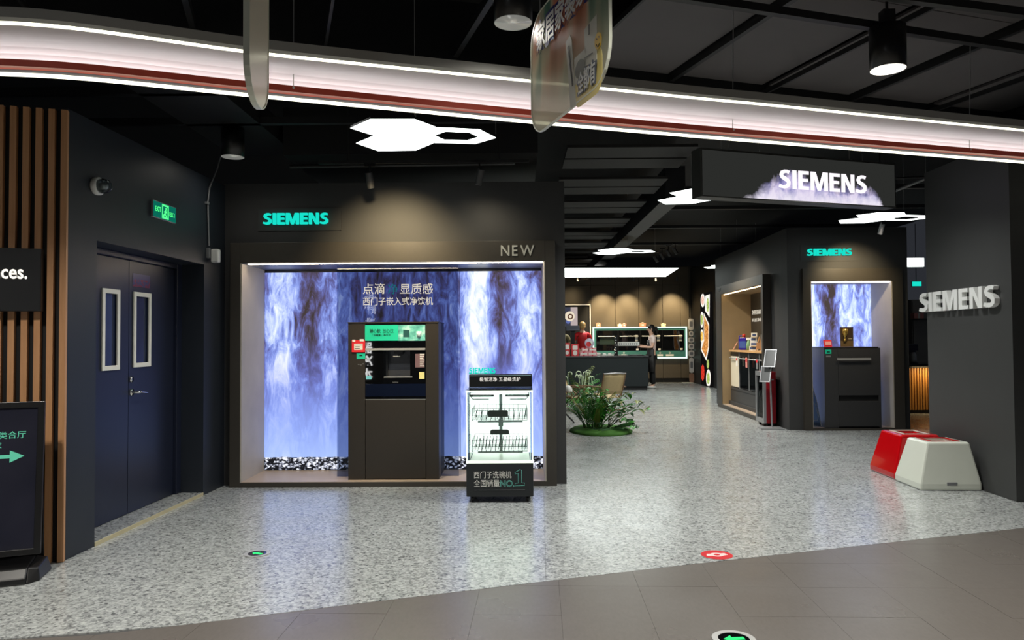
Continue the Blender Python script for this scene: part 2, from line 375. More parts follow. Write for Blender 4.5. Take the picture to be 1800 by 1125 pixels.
# ================================================================== STRUCTURE
# ---- floor: terrazzo slabs in the shop, dark tiles in the corridor, meeting along a gently bent line
BND = [(-6.5, 2.95)]+[tuple(on_z(x, y)[:2]) for x, y in ((40, 1123), (200, 1114), (320, 1099), (600, 1064.3), (1160, 997.8), (1480, 962.5), (1800, 927.7))]
BND.append((9.0, BND[-1][1]+(9.0-BND[-1][0])*.31))
def bnd_y(x):
    for (a, b), (c, d) in zip(BND, BND[1:]):
        if a <= x <= c: return b+(d-b)*(x-a)/(c-a)
    return BND[0][1] if x < BND[0][0] else BND[-1][1]
floor = struct(G().box(-6.5, 9, -3, 30, -.12, -.006).build('floor', mat('joint_grey', (70, 70, 70), .6)))
TA = math.radians(-1.7); cT, sT = math.cos(TA), math.sin(TA)
def rotT(x, y): return (x*cT-y*sT, x*sT+y*cT)
def clip(poly, keep):
    out = []
    for i, p in enumerate(poly):
        q = poly[(i+1) % len(poly)]; a, b = keep(p), keep(q)
        if a >= 0: out.append(p)
        if (a >= 0) != (b >= 0): t = a/(a-b); out.append((p[0]+(q[0]-p[0])*t, p[1]+(q[1]-p[1])*t))
    return out
def tiles(name, m, size, x0, nx, y0, ny, side, top, gap):
    for i in range(nx):
        for j in range(ny):
            a, b = x0+i*size+gap, y0+j*size+gap; c, d = x0+(i+1)*size-gap, y0+(j+1)*size-gap
            p = clip([rotT(*q) for q in ((a, b), (c, b), (c, d), (a, d))], lambda q: side*(q[1]-bnd_y(q[0]))-.001)
            if len(p) >= 3:
                rz = random.uniform(-.0006, .0003)
                G().prism(p, -.02, top+rz, 'z').build(name, m, floor)
tiles('corridor_tile', MATS['corridor_tile'], .447, -3.03, 16, .67, 11, -1, -.001, .0006)
tiles('terrazzo_tile', MATS['terrazzo'], .894, -3.55, 8, 3.0, 12, 1, 0, .0008)
p = G().box(-6.4, -3.48, 3, 13, -.02, -.001).box(3.7, 8.9, 3.9, 13.65, -.02, -.0015).box(-6.4, 8.9, 13.6, 29, -.02, -.0012)
g = G()
g.prism(clip([(3.55, 3.5), (8.9, 3.5), (8.9, 14), (3.55, 14)], lambda q: q[1]-bnd_y(q[0])-.001), -.02, -.0012, 'z').box(-6.4, -3.48, 3.2, 14, -.02, -.0013).box(-6.4, 8.9, 13.4, 29, -.02, -.0014)
g.build('terrazzo_field', MATS['terrazzo'], floor)
# ---- left wall with the recessed double door
L0 = on_z(112, 986); L1 = on_z(390, 855.5); dL = (L1-L0).normalized(); LA = math.atan2(dL.y, dL.x); nL = Vector((dL.y, -dL.x, 0))
def onL(x, y, off=0):        # pixel -> wall-local (s, z) on the wall plane pushed in by off
    q = on_plane(x, y, L0-nL*off, nL)-L0; return q.dot(dL), q.z+CAM_H-CAM_H+L0.z
WH = 2.92
s0 = onL(166, 952)[0]; s1 = onL(357, 870.5)[0]; zo = onL(171, 423)[1]; REC = .235
g = G()
sEnd = (L1-L0).length+.4
for a, b, z0, z1 in ((0, s0, 0, WH), (s1, sEnd, 0, WH), (s0, s1, zo, WH)): g.box(a, b, 0, .3, z0, z1)
wall_left = struct(g.build('wall_left', 'bluepaint', None, L0, (0, 0, LA)))
struct(G().box(s0+.002, s1-.002, .002, .4, -.001, .026).box(s0+.002, s1-.002, -.004, .002, -.001, .028, 1).build('trim_1', [MATS['terrazzo'], mat('threshold_stone', (196, 186, 150), .6, vary=.15)], None, L0, (0, 0, LA)))
# door
zd = .03; st = zo-.045
door = struct(bpy.data.objects.new('door_1', None)); COL.objects.link(door); door.location = L0; door.rotation_euler = (0, 0, LA)
G().box(s0-.06, s0+.03, REC-.03, REC+.06, zd, zo).box(s1-.09, s1+.0, REC-.03, REC+.06, zd, zo).box(s0+.03, s1-.09, REC-.03, REC+.06, st, zo).box(s0-.1, s1, REC+.07, REC+.1, 0, zo).build('door_frame', 'doorpaint', door, bevel=.004)
sm = onL(224, 900, REC)[0]
for a, b, wl, wr in ((s0+.033, sm-.003, (178, 506), (208, 650)), (sm+.003, s1-.093, (233.5, 512.5), (263, 644))):
    (xa, zt), (xb, zb) = onL(wl[0], wl[1], REC), onL(wr[0], wr[1], REC)
    xb = max(xa+.1, xb)
    g = G()
    for q in ((a, xa+.03, zd, st-.004), (xb-.03, b, zd, st-.004), (xa+.03, xb-.03, zt-.03, st-.004), (xa+.03, xb-.03, zd, zb+.03)):
        g.box(q[0], q[1], REC, REC+.045, q[2], q[3])
    leaf = g.build('door_leaf', 'doorpaint', door)
    G().frame(xa, xb, zb, zt, .036, REC-.014, REC, 0).build('window_frame', 'cream', leaf, bevel=.003)
    G().box(xa+.03, xb-.03, REC+.01, REC+.02, zb+.03, zt-.03).build('window_pane', 'darkglass', leaf)
    if wl[0] > 200:
        hx, hz = onL(228, 690, REC)
        h = G().lathe([(.028, 0), (.028, .012)], (0, 0, 0), 14, 0, 'y').tube([(0, -.0, 0), (0, -.05, 0), (.03, -.055, 0), (.13, -.05, -.01)], .009)
        h.build('door_handle', 'chrome', leaf, (hx+.02, REC-.012, hz))
        kx, kz = onL(227, 667, REC)
        G().lathe([(.024, 0), (.024, .012), (.012, .014)], (0, 0, 0), 14, 0, 'y').build('lock_cylinder', 'chrome', leaf, (kx+.02, REC-.014, kz))
        (a1, b1), (a2, b2) = onL(233.5, 480, REC), onL(263.5, 507, REC)
        kk = NT('notice_sheet'); o = kk.n('TexCoord').outputs['Object']
        sx = kk.n('SeparateXYZ'); kk.l(o, sx.inputs[0])
        nb = kk.noise(o, 30, 3); kk.l(kk.mix(kk.math('MULTIPLY', kk.math('LESS_THAN', sx.outputs[2], b2+.06), kk.math('GREATER_THAN', nb, .5)), (66, 62, 104), (128, 36, 58)), kk.b.inputs['Base Color']); kk.b.inputs['Roughness'].default_value = .3
        G().box(a1, a2, REC-.002, REC, b2, b1).build('notice_sheet', kk.m, leaf)
# ---- front wall around the main display niche
FY = on_z(403, 857.3).y; fx0, fx1, fz = -2.768, .364, 2.347; nx0, nx1, nz0, nz1 = -2.669, .266, .045, 2.152; BY = 7.75; WY = 7.19
g = G().box(-2.9, nx0-.002, WY, BY+.4, 0, 2.94).box(nx1+.002, .462, WY, BY+.4, 0, 2.94).box(nx0-.002, nx1+.002, WY, BY+.4, nz1+.03, 2.94).box(nx0-.002, nx1+.002, BY+.06, BY+.4, 0, nz1+.03).box(-6, -2.9, WY+.2, BY+.4, 0, 2.94)
struct(g.build('wall_front', 'darkwall'))
# ---- slat wall, in front of a black backing, parallel to the corridor edge
P0 = on_z(112, 988)
slat = struct(G().box(-3.4, .0, .03, .2, 0, 2.9).build('wall_slatted', 'blackmatte', None, P0, (0, 0, UA)))
kx = .0712
for i in range(46):
    x = -.0355-kx*i
    G().box(x, x+.0355, -.012, .03, .003, 2.9).build('slat', 'oak', slat)
# ---- right column
K0 = on_z(1787, 882); dK = Vector((.03, 1, 0)).normalized(); KA = math.atan2(dK.y, dK.x); KL = 1.38
nK = Vector((-dK.y, dK.x, 0))
struct(G().box(0, KL, -1.1, 0, 0, 3.1).box(-.004, KL+.004, -1.104, .004, 0, .004).build('column', mat('column_paint', (58, 59, 59), .55, vary=.1, scale=3), None, K0, (0, 0, KA)))
# ---- far room: back wall of tall panels, side walls
BW = 23.6
struct(G().box(-6, 6.2, BW+.02, BW+.3, 0, 3.7).build('wall_back', mat('back_wall', (62, 57, 50), .55, vary=.08)))
bwall = bpy.data.objects['wall_back']
for xx in (-1.0, 2.34, 3.11, 3.86, 4.62, 5.18):
    nxt = {-1.0: 1.42, 2.34: 3.11, 3.11: 3.86, 3.86: 4.62, 4.62: 5.18, 5.18: 5.46}[xx]
    for z0, z1 in ((.14, 3.1), (3.11, 3.68)): G().box(xx+.006, nxt-.006, BW-.02, BW+.02, z0, z1).build('wall_panel', mat('wall_panel', (80, 72, 60), .5, vary=.06), bwall)
    G().box(xx+.006, nxt-.006, BW-.0, BW+.02, 0, .13).build('plinth', 'black', bwall)
for z0, z1 in ((2.52, 3.1), (3.11, 3.68)): G().box(1.426, 2.334, BW-.02, BW+.02, z0, z1).build('wall_panel', MATS['wall_panel'], bwall)
struct(G().box(5.52, 5.8, 15.95, BW+.02, 0, 3.6).build('wall_right', 'blackpaint'))
# ---- right pavilion: long side wall with a niche, front wall with a niche
A0 = on_z(1388, 756); dA = Vector((.031, 1, 0)).normalized(); AA = math.atan2(dA.y, dA.x); nA = Vector((-dA.y, dA.x, 0))
GY = 11.27; PH = 3.07; AL = 4.62
def onA(x, y, off=0):
    q = on_plane(x, y, A0+nA*off, nA)-A0; return q.dot(dA), q.z
# side wall (local frame: x along the wall away from the viewer, y outwards to the aisle)
NS0, NS1, NZ0, NZ1, ND = .92, 3.62, .15, 2.28, .46
g = G()
g.box(0, NS0, -.3, 0, 0, PH).box(NS1, AL, -.3, 0, 0, PH).box(NS0, NS1, -.3, 0, NZ1, PH).box(NS0, NS1, -.3, 0, 0, NZ0)
pav = struct(g.build('wall_pavilion_side', 'darkwall', None, A0, (0, 0, AA)))
G().box(AL-.02, AL, -1.5, 0, 0, PH).build('end_panel', 'darkwall', pav)
side = thing('niche_surround', 'charcoal box frame with tan lining around the dishwasher counter on the pavilion side', 'display niche', A0, AA)
G().ring([(.81, 0), (4.0, 0), (4.0, 2.44), (.81, 2.44)], [(NS0, NZ0-.08), (NS1, NZ0-.08), (NS1, NZ1), (NS0, NZ1)], .001, .13, 'y').build('outer_frame', 'frame', side)
g = G()
g.box(NS1-.012, NS1, -ND, .12, NZ0-.07, NZ1, 0).box(NS0, NS0+.012, -ND, .12, NZ0-.07, NZ1, 0).box(NS0, NS1, -ND, .12, NZ1-.01, NZ1, 0).box(NS0, NS1, -ND, .12, NZ0-.08, NZ0-.066, 1)
g.build('lining', [mat('tan_plaster', (150, 130, 98), .6, vary=.12, scale=6), 'nichefloor'], side)
G().box(NS0, NS1, -ND-.02, -ND, NZ0-.08, NZ1).build('back_panel', 'frame', side)
G().box(NS0+.1, NS1-.05, .07, .085, NZ1-.022, NZ1-.011).build('light_strip', emis('niche_strip', (255, 226, 176), 12), side)
for body, ya, yb in (('净界洗碗机', 546, 553.5), ('科技净护', 560, 566)):
    (sa, za), (sb_, zb) = onA(1322, yb, -ND+.004), onA(1340, ya, -ND+.004)
    text('lettering', body, sa-sb_, .09 if ya < 550 else .068, 'cream_em', side, (sa, -ND+.004, za), (math.pi/2, 0, math.pi))
text('lettering', 'NEW', .24, .07, 'grey', side, (3.85, .132, 2.34), (math.pi/2, 0, math.pi))
# front wall of the pavilion
px0, px1 = 4.105, 5.93; qx0, qx1, qz0, qz1 = 4.43, 5.66, .03, 2.255; QB = 11.86
g = G().box(px0, qx0-.002, GY, GY+.25, 0, PH).box(qx1+.002, px1, GY, GY+1.0, 0, PH).box(qx0-.002, qx1+.002, GY, GY+.25, qz1+.03, PH).box(4.7, px1, QB+.06, QB+.2, 0, PH)
struct(g.build('wall_pavilion_front', 'darkwall'))
fr = thing('niche_surround', 'tall charcoal frame with blue waterfall light box behind the single cabinet on the pavilion front', 'display niche', (0, 0, 0))
G().ring([(4.312, 0), (5.815, 0), (5.815, 2.44), (4.312, 2.44)], [(qx0, qz0), (qx1, qz0), (qx1, qz1), (qx0, qz1)], 11.19, GY-.001, 'y').build('outer_frame', 'frame', fr)
G().box(qx1-.012, qx1, 11.2, QB, qz0, qz1, 0).box(qx0, qx0+.012, 11.2, QB, qz0, qz1, 0).box(qx0, qx1, 11.2, QB, qz1-.012, qz1, 0).box(qx0, qx1, 11.2, QB, qz0-.02, qz0, 1).build('lining', ['concrete', 'nichefloor'], fr)
G().box(qx0+.012, qx1-.012, QB, QB+.03, qz0, qz1).build('back_panel', mat('grey_blue_panel', (120, 128, 140), .5), fr)
wm = waterfall('small_waterfall', 1.2, 2.2, [(0, .75), (.18, 1.0), (.34, .45), (.5, .15), (.68, .8), (.86, .5), (1, .6)], [(0, 0), (.36, .1), (.46, 1.0), (.56, .2), (1, .1)], 1.6, stones=0, seed=3.1)
G().box(0, 1.2, 0, .012, 0, 2.2).build('light_box', wm, fr, (qx0+.013, QB-.014, qz0+.02))
G().box(qx0+.03, qx1-.03, 11.215, 11.23, qz1-.028, qz1-.013).build('light_strip', emis('cool_strip', (244, 244, 255), 9), fr)
pw = thing('wall_lettering', 'smaller glowing teal brand letters on the pavilion front above its niche', 'sign', (0, 0, 0))
a, b = on_y(1419, 449.5, GY-.03), on_y(1497, 437, GY-.03)
G().box(a.x-.1, b.x+.1, GY-.014, GY, a.z-.08, b.z+.06).build('backing_plate', 'darkwall', pw)
brand_letters(b.x-a.x, b.z-a.z, 'teal_em', pw, (a.x, GY-.015, a.z), depth=.03)
# ---- ceiling
ceil = struct(G().box(-6.4, 9, -3, 30, 4.0, 4.2).build('ceiling', 'ceil'))
CZ = 3.62
Q0 = on_z(1345, 150, CZ); q0 = Vector((Q0.x, Q0.y, 0))    # corner of the panelled field
def uv(a, b, z): return q0+UX*a+VX*b+Vector((0, 0, z))
def ubox(g, a0, a1, b0, b1, z0, z1, m=0):
    return g.hexa([uv(a0, b0, z0), uv(a1, b0, z0), uv(a1, b1, z0), uv(a0, b1, z0)], [uv(a0, b0, z1), uv(a1, b0, z1), uv(a1, b1, z1), uv(a0, b1, z1)], m)
for i in range(-2, 6):
    for j in range(-4, 0):
        ubox(G(), i*.93+.035, (i+1)*.93-.035, j*1.6+.004, (j+1)*1.6-.004, CZ, CZ+.02).build('ceiling_panel', 'ceilpanel', ceil)
for i in range(-7, 7):
    if i % 2: ubox(G(), i*.93-.02, i*.93+.02, -6.4, 0, CZ-.06, CZ+.01).build('ceiling_beam', 'beam', ceil)
    else: ubox(G(), i*.93-.05, i*.93-.03, -6.4, .3, CZ-.1, CZ-.06).build('ceiling_rail', 'beam', ceil)
ubox(G(), -6.6, 5.4, 0, .06, CZ-.35, CZ+.38).build('ceiling_bulkhead', 'blackpaint', ceil)
# strut channels that carry the corridor cans
for (pa, pb) in (((1000, -28), (1800, 92)), ((1100, -60), (1800, 30))):
    a, b = on_z(*pa, 3.24), on_z(*pb, 3.24); d = (b-a).normalized(); a -= d*4; b += d*2
    s_ = Vector((-d.y, d.x, 0))*.022; z_ = Vector((0, 0, .045))
    G().hexa([a-s_, b-s_, b+s_, a+s_], [a-s_+z_, b-s_+z_, b+s_+z_, a+s_+z_]).build('ceiling_strut', 'beam', ceil)
# slatted black deck over the aisle and beams over the shop
dz = 3.35
for j in range(30):
    y = 7.5+j*.5
    if j % 3 == 2: continue
    G().box(.52, 1.85+.0*j, y, y+.44, dz, dz+.03).build('ceiling_slat', mat('deck_grey', (32, 31, 31), .7), ceil)
G().box(1.9, 2.15, 9.4, 23, 3.2, 3.6).build('ceiling_duct', 'blackpaint', ceil)
for y in (9.2, 10.6, 12.4, 14.6): G().box(2.1, 6, y, y+.05, 3.25, 3.3).build('ceiling_beam', 'beam', ceil)
for y in (5.6, 6.4): G().box(-5.5, .5, y, y+.06, 3.3, 3.36).build('ceiling_beam', 'beam', ceil)
G().box(-2.2, .2, 6.9, 8.5, 3.15, 3.6).box(-2.9, -2.25, 5, 7.5, 3.3, 3.5).build('ceiling_duct', 'beam', ceil)
G().tube([on_y(1560, 341, 8.6), on_y(1702, 284, 8.0)], .018).build('ceiling_pipe', 'grey', ceil)
G().tube([on_y(1560, 314, 8.6), on_y(1695, 308, 8.4)], .012).build('ceiling_pipe', 'beam', ceil)
G().tube([on_z(510, 293, 3.05), on_z(905, 287, 3.05)], .02, 6).build('ceiling_pipe', 'beam', ceil)
# ---- the lit ribbon
def smooth(p, n=3):
    for _ in range(n):
        q = [p[0]]
        for a, b in zip(p, p[1:]): q += [a.lerp(b, .25), a.lerp(b, .75)]
        p = q+[p[-1]]
    return p
RZ0, RZ1 = 2.73, 2.885
lowp = [on_z(x, y, RZ0) for x, y in ((0, 129.8), (107, 134.6), (213, 144), (320, 155.2), (438, 167.6), (680, 190.5), (930, 214.6), (1200, 238), (1500, 262), (1800, 285.5))]
lowp = [lowp[0]+Vector((-2.4, -.1, 0)), lowp[0]+Vector((-1, -.12, 0))]+lowp+[lowp[-1]+Vector((2.2, .64, 0))]
low = smooth(lowp)
upp = [on_z(x, y, RZ1) for x, y in ((0, 37), (107, 44.8), (213, 58.6), (320, 73.8), (435, 90.4), (680, 116), (930, 141), (1060, 154.6), (1227, 171.8), (1340, 182), (1500, 198.6), (1800, 228.6))]
upp = [upp[0]+Vector((-2.5, .0, 0)), upp[0]+Vector((-1, -.05, 0))]+upp+[upp[-1]+Vector((2.2, .64, 0))]
up = smooth(upp)
def resample(p, step=.1):
    out = [p[0]]; acc = 0
    for a, b in zip(p, p[1:]):
        L = (b-a).length; t = step-acc
        while t <= L: out.append(a.lerp(b, t/L)); t += step
        acc = (acc+L) % step if L+acc >= step else acc+L
    return out
low = resample(low)
def near_up(p, t):      # point of the upper curve across the ribbon from p
    nrm = Vector((t.y, -t.x, 0)); best = None
    for a, b in zip(up, up[1:]):
        da, db = (a-p).dot(t), (b-p).dot(t)
        if (da <= 0) != (db <= 0): return a.lerp(b, da/(da-db))
    return p+nrm*.25+Vector((0, 0, RZ1-RZ0))
rows = []
for i, p in enumerate(low):
    t = (low[min(i+1, len(low)-1)]-low[max(i-1, 0)]).normalized(); n = Vector((t.y, -t.x, 0))     # n: towards the viewer
    u = near_up(p, t); rows.append((p, t, n, u))
rib = thing('light_ribbon', 'long curved white ceiling ribbon edged with two light strips and a red line', 'light', rows[len(rows)//2][0])
ro = rib.location.copy()
def sweep(i0, i1, prof, name, m, cap=True):
    """prof: list of functions row -> point (closed section)"""
    g = G(); vs = []; k = len(prof)
    for r in rows[i0:i1+1]: vs += [f(r)-ro for f in prof]
    n = i1-i0
    g.add(vs, [(i*k+j, i*k+(j+1) % k, (i+1)*k+(j+1) % k, (i+1)*k+j) for i in range(n) for j in range(k)]+[tuple(range(k)), tuple(range(n*k, n*k+k))])
    return g.build(name, m, rib)
def P(s, z): return lambda r: r[0]+r[2]*s+Vector((0, 0, z))
def U(s, z): return lambda r: r[3]+r[2]*s+Vector((0, 0, z))
X_ = lambda px, py: min(range(len(rows)), key=lambda i: (rows[i][0]-on_z(px, py, RZ0)).length)
seams = [0, X_(-0, 130)-3, X_(521, 176), X_(1190, 237), X_(1688, 277), len(rows)-1]
def W(f, z):      # point across the panel
    return lambda r: (r[0]+r[2]*.002+Vector((0, 0, .066))).lerp(r[3]+r[2]*-.012, f)+Vector((0, 0, z))
for a, b in zip(seams, seams[1:]):
    sweep(a, b, [W(0, 0), W(.06, .028), W(.18, .042), W(.35, .044), W(.55, .034), W(.78, .016), W(1, .0), W(1, .02), W(.55, .06), W(.18, .065), W(-.02, .02)], 'ribbon_panel', 'ribbon')
sweep(0, len(rows)-1, [P(-.03, .014), P(-.012, .014), P(-.004, .03), P(.008, .072), P(-.03, .1)], 'ribbon_spine', mat('ribbon_grey', (84, 82, 92), .5))
sweep(0, len(rows)-1, [P(.0, .026), P(.05, .026), P(.056, .058), P(.05, .06), P(.044, .033), P(.0, .033)], 'ribbon_stripe', 'redstrip')
sweep(0, len(rows)-1, [P(.014, .035), P(.04, .035), P(.04, .039), P(.014, .039)], 'cove_strip', emis('cove_glow', (255, 250, 250), 7))
for a, b in zip(seams, seams[1:]):
    sweep(a, b, [P(-.012, -.006), P(.006, -.006), P(.008, .008), P(-.012, .008)], 'light_strip', 'led')
brk = [0, X_(521, 176), X_(1262, 243), X_(1284, 245), X_(1442, 257), X_(1672, 276), len(rows)-1]
for a, b in zip(brk, brk[1:]):
    if b > a: sweep(a, b, [U(-.012, -.008), U(.006, -.008), U(.008, .008), U(-.012, .008)], 'light_strip', 'led')
sweep(0, len(rows)-1, [U(-.02, .009), U(.012, .0), U(.03, .012), U(.03, .06), U(.02, .06), U(.02, .02), U(-.02, .03)], 'ribbon_lip', mat('ribbon_lip', (176, 176, 170), .5))
for i in (X_(521, 176), X_(1290, 245), X_(1690, 277)):
    r = rows[i]
    G().tube([r[0]+r[2]*.04+Vector((0, 0, .05))-ro, r[0]+r[2]*.08+Vector((0, 0, 1.2))-ro], .003, 6).ell(r[0]+r[2]*.045+Vector((0, 0, .05))-ro, (.012, .012, .012)).build('hanging_wire', 'steel', rib)
# ================================================================== MAIN DISPLAY
md = thing('niche_surround', 'wide charcoal frame with waterfall light box around the drinking water cabinet', 'display niche', (0, 0, 0))
g = G().box(fx0, nx0, FY, WY-.001, 0, fz).box(nx0, nx1, FY, WY-.001, nz1, fz).box(nx0, nx1, FY, WY-.001, 0, nz0)
g.box(.252+.012, fx1, FY, WY-.001, 0, fz)
g.build('outer_frame', 'frame', md, bevel=.002)
G().box(nx1-.002, nx1+.002, FY-.001, FY+.01, nz1-.0, fz).build('frame_joint', 'blackmatte', md)
G().box(nx0, nx0+.012, FY+.01, BY, nz0, nz1).build('side_lining', 'concrete', md)
G().box(nx1-.012, nx1, FY+.002, BY, nz0, nz1).build('side_lining', 'concrete', md)
G().box(nx0+.012, nx1-.012, FY+.01, BY, nz0, nz0+.004).build('niche_floor', 'nichefloor', md)
G().box(nx0+.012, nx1-.012, FY+.01, BY, nz1-.006, nz1).build('niche_ceiling', mat('niche_top', (120, 122, 130), .35), md)
G().box(nx0+.07, nx1-.02, FY+.012, FY+.03, nz1-.0145, nz1-.0075).build('light_strip', emis('display_strip', (255, 236, 208), 40), md)
# three back-lit panes
xs = [nx0+.013, -1.88, -.605, nx1-.013]; hh = nz1-nz0-.045
specs = [([(0, .35), (.1, .75), (.3, .9), (.5, .4), (.7, .3), (.86, .6), (1, .45)], [(0, .2), (.4, .3), (.62, 1.0), (.84, .5), (1, .1)]),
         ([(0, .5), (.3, .35), (.6, .45), (1, .45)], [(0, .1), (.3, .5), (.7, .4), (1, .3)]),
         ([(0, .5), (.14, 1.0), (.3, .9), (.46, .3), (.62, .45), (.76, .85), (1, .5)], [(0, .1), (.3, 0), (.5, 1.0), (.64, .5), (.8, .1), (1, .6)])]
for i in range(3):
    wdt = xs[i+1]-xs[i]-.004
    mm = waterfall('waterfall_print_%d' % i, wdt, hh, specs[i][0], specs[i][1], (1.25, .85, 1.3)[i], seed=1.7+2.3*i)
    G().box(0, wdt, 0, .012, 0, hh).build('light_box', mm, md, (xs[i]+.002, BY-.014, nz0+.01))
G().box(nx0+.012, nx1-.012, BY-.016, BY, nz1-.036, nz1-.028).build('light_box_rail', 'black', md)
# tinted sheet standing behind the cabinet, with the lit title
GLY = 7.372
gl = thing('tinted_glass_screen', 'tall tinted sheet of glass standing behind the water cabinet, printed with a cream title', 'glass screen', (0, 0, 0))
gx0, gx1 = on_y(592.5, 700, GLY).x, on_y(806, 700, GLY).x
CX0, CX1, CZ1 = -1.652, -.772, 1.566
ztop = nz1-.008
G().box(gx0, CX0-.003, GLY, GLY+.008, nz0+.005, ztop).box(CX1+.003, gx1, GLY, GLY+.008, nz0+.005, ztop).box(CX0-.003, CX1+.003, GLY, GLY+.008, CZ1+.003, ztop).build('glass_sheet', 'tinted', gl)
def txt_px(body, x0, x1, yt, yb, Y, m, par, **kw):
    a, b = on_y(x0, yb, Y), on_y(x1, yt, Y)
    return text('lettering', body, b.x-a.x, b.z-a.z, m, par, (a.x, Y, a.z), **kw)
txt_px('点滴', 638, 676, 498, 517, GLY-.003, 'cream_em', gl)
txt_px('净', 682, 699, 499, 517, GLY-.003, emis('teal_dim', (20, 130, 140), .7), gl)
txt_px('显质感', 703, 761, 498, 517, GLY-.003, 'cream_em', gl)
txt_px('西门子嵌入式净饮机', 638, 761, 522, 537, GLY-.003, 'cream_em', gl)
# water cabinet
cb = thing('water_cabinet', 'tall dark brown cabinet with a black glass built-in water dispenser in the main display', 'cabinet', ((CX0+CX1)/2, 7.19, nz0+.004))
def cl(x, y, Y=7.19): q = on_y(x, y, Y); return q.x-cb.location.x, q.z-cb.location.z
hw = (CX1-CX0)/2; cH = CZ1-nz0-.004
ax0 = cl(642, 600)[0]; ax1 = cl(748, 600)[0]; az1 = cl(642, 599)[1]; az0 = cl(642, 702)[1]; bz1 = cl(642, 571)[1]
g = G().box(-hw, ax0-.002, 0, .53, 0, cH).box(ax1+.002, hw, 0, .53, 0, cH).box(ax0-.002, ax1+.002, .02, .53, 0, az0).box(ax0-.002, ax1+.002, .02, .53, az1, cH).box(ax0-.002, ax1+.002, .4, .53, az0, az1)
g.build('carcass', 'cabinet', cb, bevel=.002)
G().box(ax0+.002, ax1-.002, .0, .02, .01, az0-.006).build('lower_front', 'cabinet', cb, bevel=.002)
G().box(-hw-.003, hw+.003, -.006, .535, cH, cH+.012).build('top_board', 'cabinet', cb)
ap = G().box(ax0, ax1, .004, .02, cl(0, 616)[1], az1).box(ax0, ax1, .004, .02, az0, cl(0, 677)[1])
nxa, nxb = cl(677, 0)[0], cl(719, 0)[0]; nza, nzb = cl(0, 666)[1], cl(0, 621)[1]
ap.box(ax0, nxa, .004, .02, cl(0, 677)[1], cl(0, 616)[1]).box(nxb, ax1, .004, .02, cl(0, 677)[1], cl(0, 616)[1]).box(nxa, nxb, .004, .02, nzb, cl(0, 616)[1]).box(nxa, nxb, .004, .02, cl(0, 677)[1], nza)
app = ap.build('dispenser', 'blackglass', cb)
G().box(nxa, nxb, .12, .13, nza, nzb).box(nxa-.01, nxa, .02, .13, nza, nzb).box(nxb, nxb+.01, .02, .13, nza, nzb).box(nxa, nxb, .02, .13, nzb, nzb+.01).box(nxa, nxb, .02, .13, nza-.01, nza).build('dispensing_niche', mat('niche_grey', (62, 64, 70), .3), app)
G().box((nxa+nxb)/2-.045, (nxa+nxb)/2+.045, .03, .1, nzb-.03, nzb-.001).box((nxa+nxb)/2-.012, (nxa+nxb)/2+.012, .05, .07, nzb-.05, nzb-.03).build('spout', 'black', app)
G().box(ax0+.002, ax1-.002, -.012, .004, cl(0, 620)[1], cl(0, 616.5)[1]).build('handle_bar', 'steel', app)
G().box(nxa-.02, nxb+.02, .0, .004, cl(0, 668)[1], cl(0, 666)[1]).build('drip_edge', 'steel', app)
G().box(ax0, ax1, .002, .0045, cl(0, 701)[1], cl(0, 679)[1]).build('lower_glass', mat('mirror_glass', (30, 40, 66), .04, .6), app)
G().box(ax0, ax1, .0, .006, az0-.004, az0).build('lower_trim', 'steel', app)
def lab(name, x0, x1, y0, y1, m, d=-.003, par=None, label=None, th=.003):
    a = cl(x0, y1); b = cl(x1, y0); return G().box(a[0], b[0], d, d+th, a[1], b[1]).build(name, m, par or cb, label=label)
def ctext(body, x0, x1, y0, y1, m, d=-.004, par=None, **kw):
    a = cl(x0, y1); b = cl(x1, y0); return text('lettering', body, b[0]-a[0], b[1]-a[1], m, par or cb, (a[0], d, a[1]), depth=.001, **kw)
ctext('SIEMENS', 691, 703, 625.5, 627.5, 'white', .003, app)
ctext('SIEMENS', 690, 700, 671, 673, 'grey', .003, app)
bn = thing('header_card', 'teal and pale card with small black writing across the top of the water cabinet', 'sign', cb.location+Vector((0, -.004, 0)))
lab('card', 642, 700, 571, 599, 'teal', -.003, bn)
kk = NT('mint_photo'); o = kk.n('TexCoord').outputs['Object']; kk.l(kk.ramp(kk.noise(o, 11, 4), [(.3, (40, 120, 116)), (.5, (110, 200, 186)), (.7, (214, 240, 236))]), kk.b.inputs['Base Color'])
lab('card_picture', 700, 747.5, 571, 599, kk.m, -.003, bn)
a, b = cl(733, 592), cl(740, 580); G().lathe([(.018, 0), (.026, .05), (.024, .05), (.016, .004)], ((a[0]+b[0])/2, -.004, a[1]), 14).build('printed_glass', mat('mint_white', (220, 240, 236), .3), bn)
lab('printed_machine', 709, 720, 580, 593, mat('mint_dark', (34, 84, 84), .4), -.0035, bn, th=.001)
for body, x0, x1, y0, y1 in (('臻心飲, 放心饮', 650, 692, 578, 586), ('「水魔盒」净饮机', 655, 687, 587, 591)):
    a = cl(x0, y1); b = cl(x1, y0); text('lettering', body, b[0]-a[0], b[1]-a[1], 'black', bn, (a[0], -.0042, a[1]), depth=.001, offset=.0)
pt = thing('price_tag', 'red framed electronic price tag on the left edge of the water cabinet', 'price tag', cb.location+Vector((0, -.002, 0)))
lab('tag_frame', 619, 642, 598, 619, 'priceRed', -.012, pt, th=.012)
lab('tag_screen', 623, 638, 604, 615, 'paper', -.013, pt, th=.001)
for y in (606, 609, 612): lab('tag_line', 624, 633 if y > 606 else 637, y, y+1, 'black', -.014, pt, th=.001)
lab('tag_clip', 620, 625, 597, 601, 'white', -.016, pt, th=.004); lab('tag_clip', 633, 640, 596, 600, 'white', -.016, pt, th=.004)
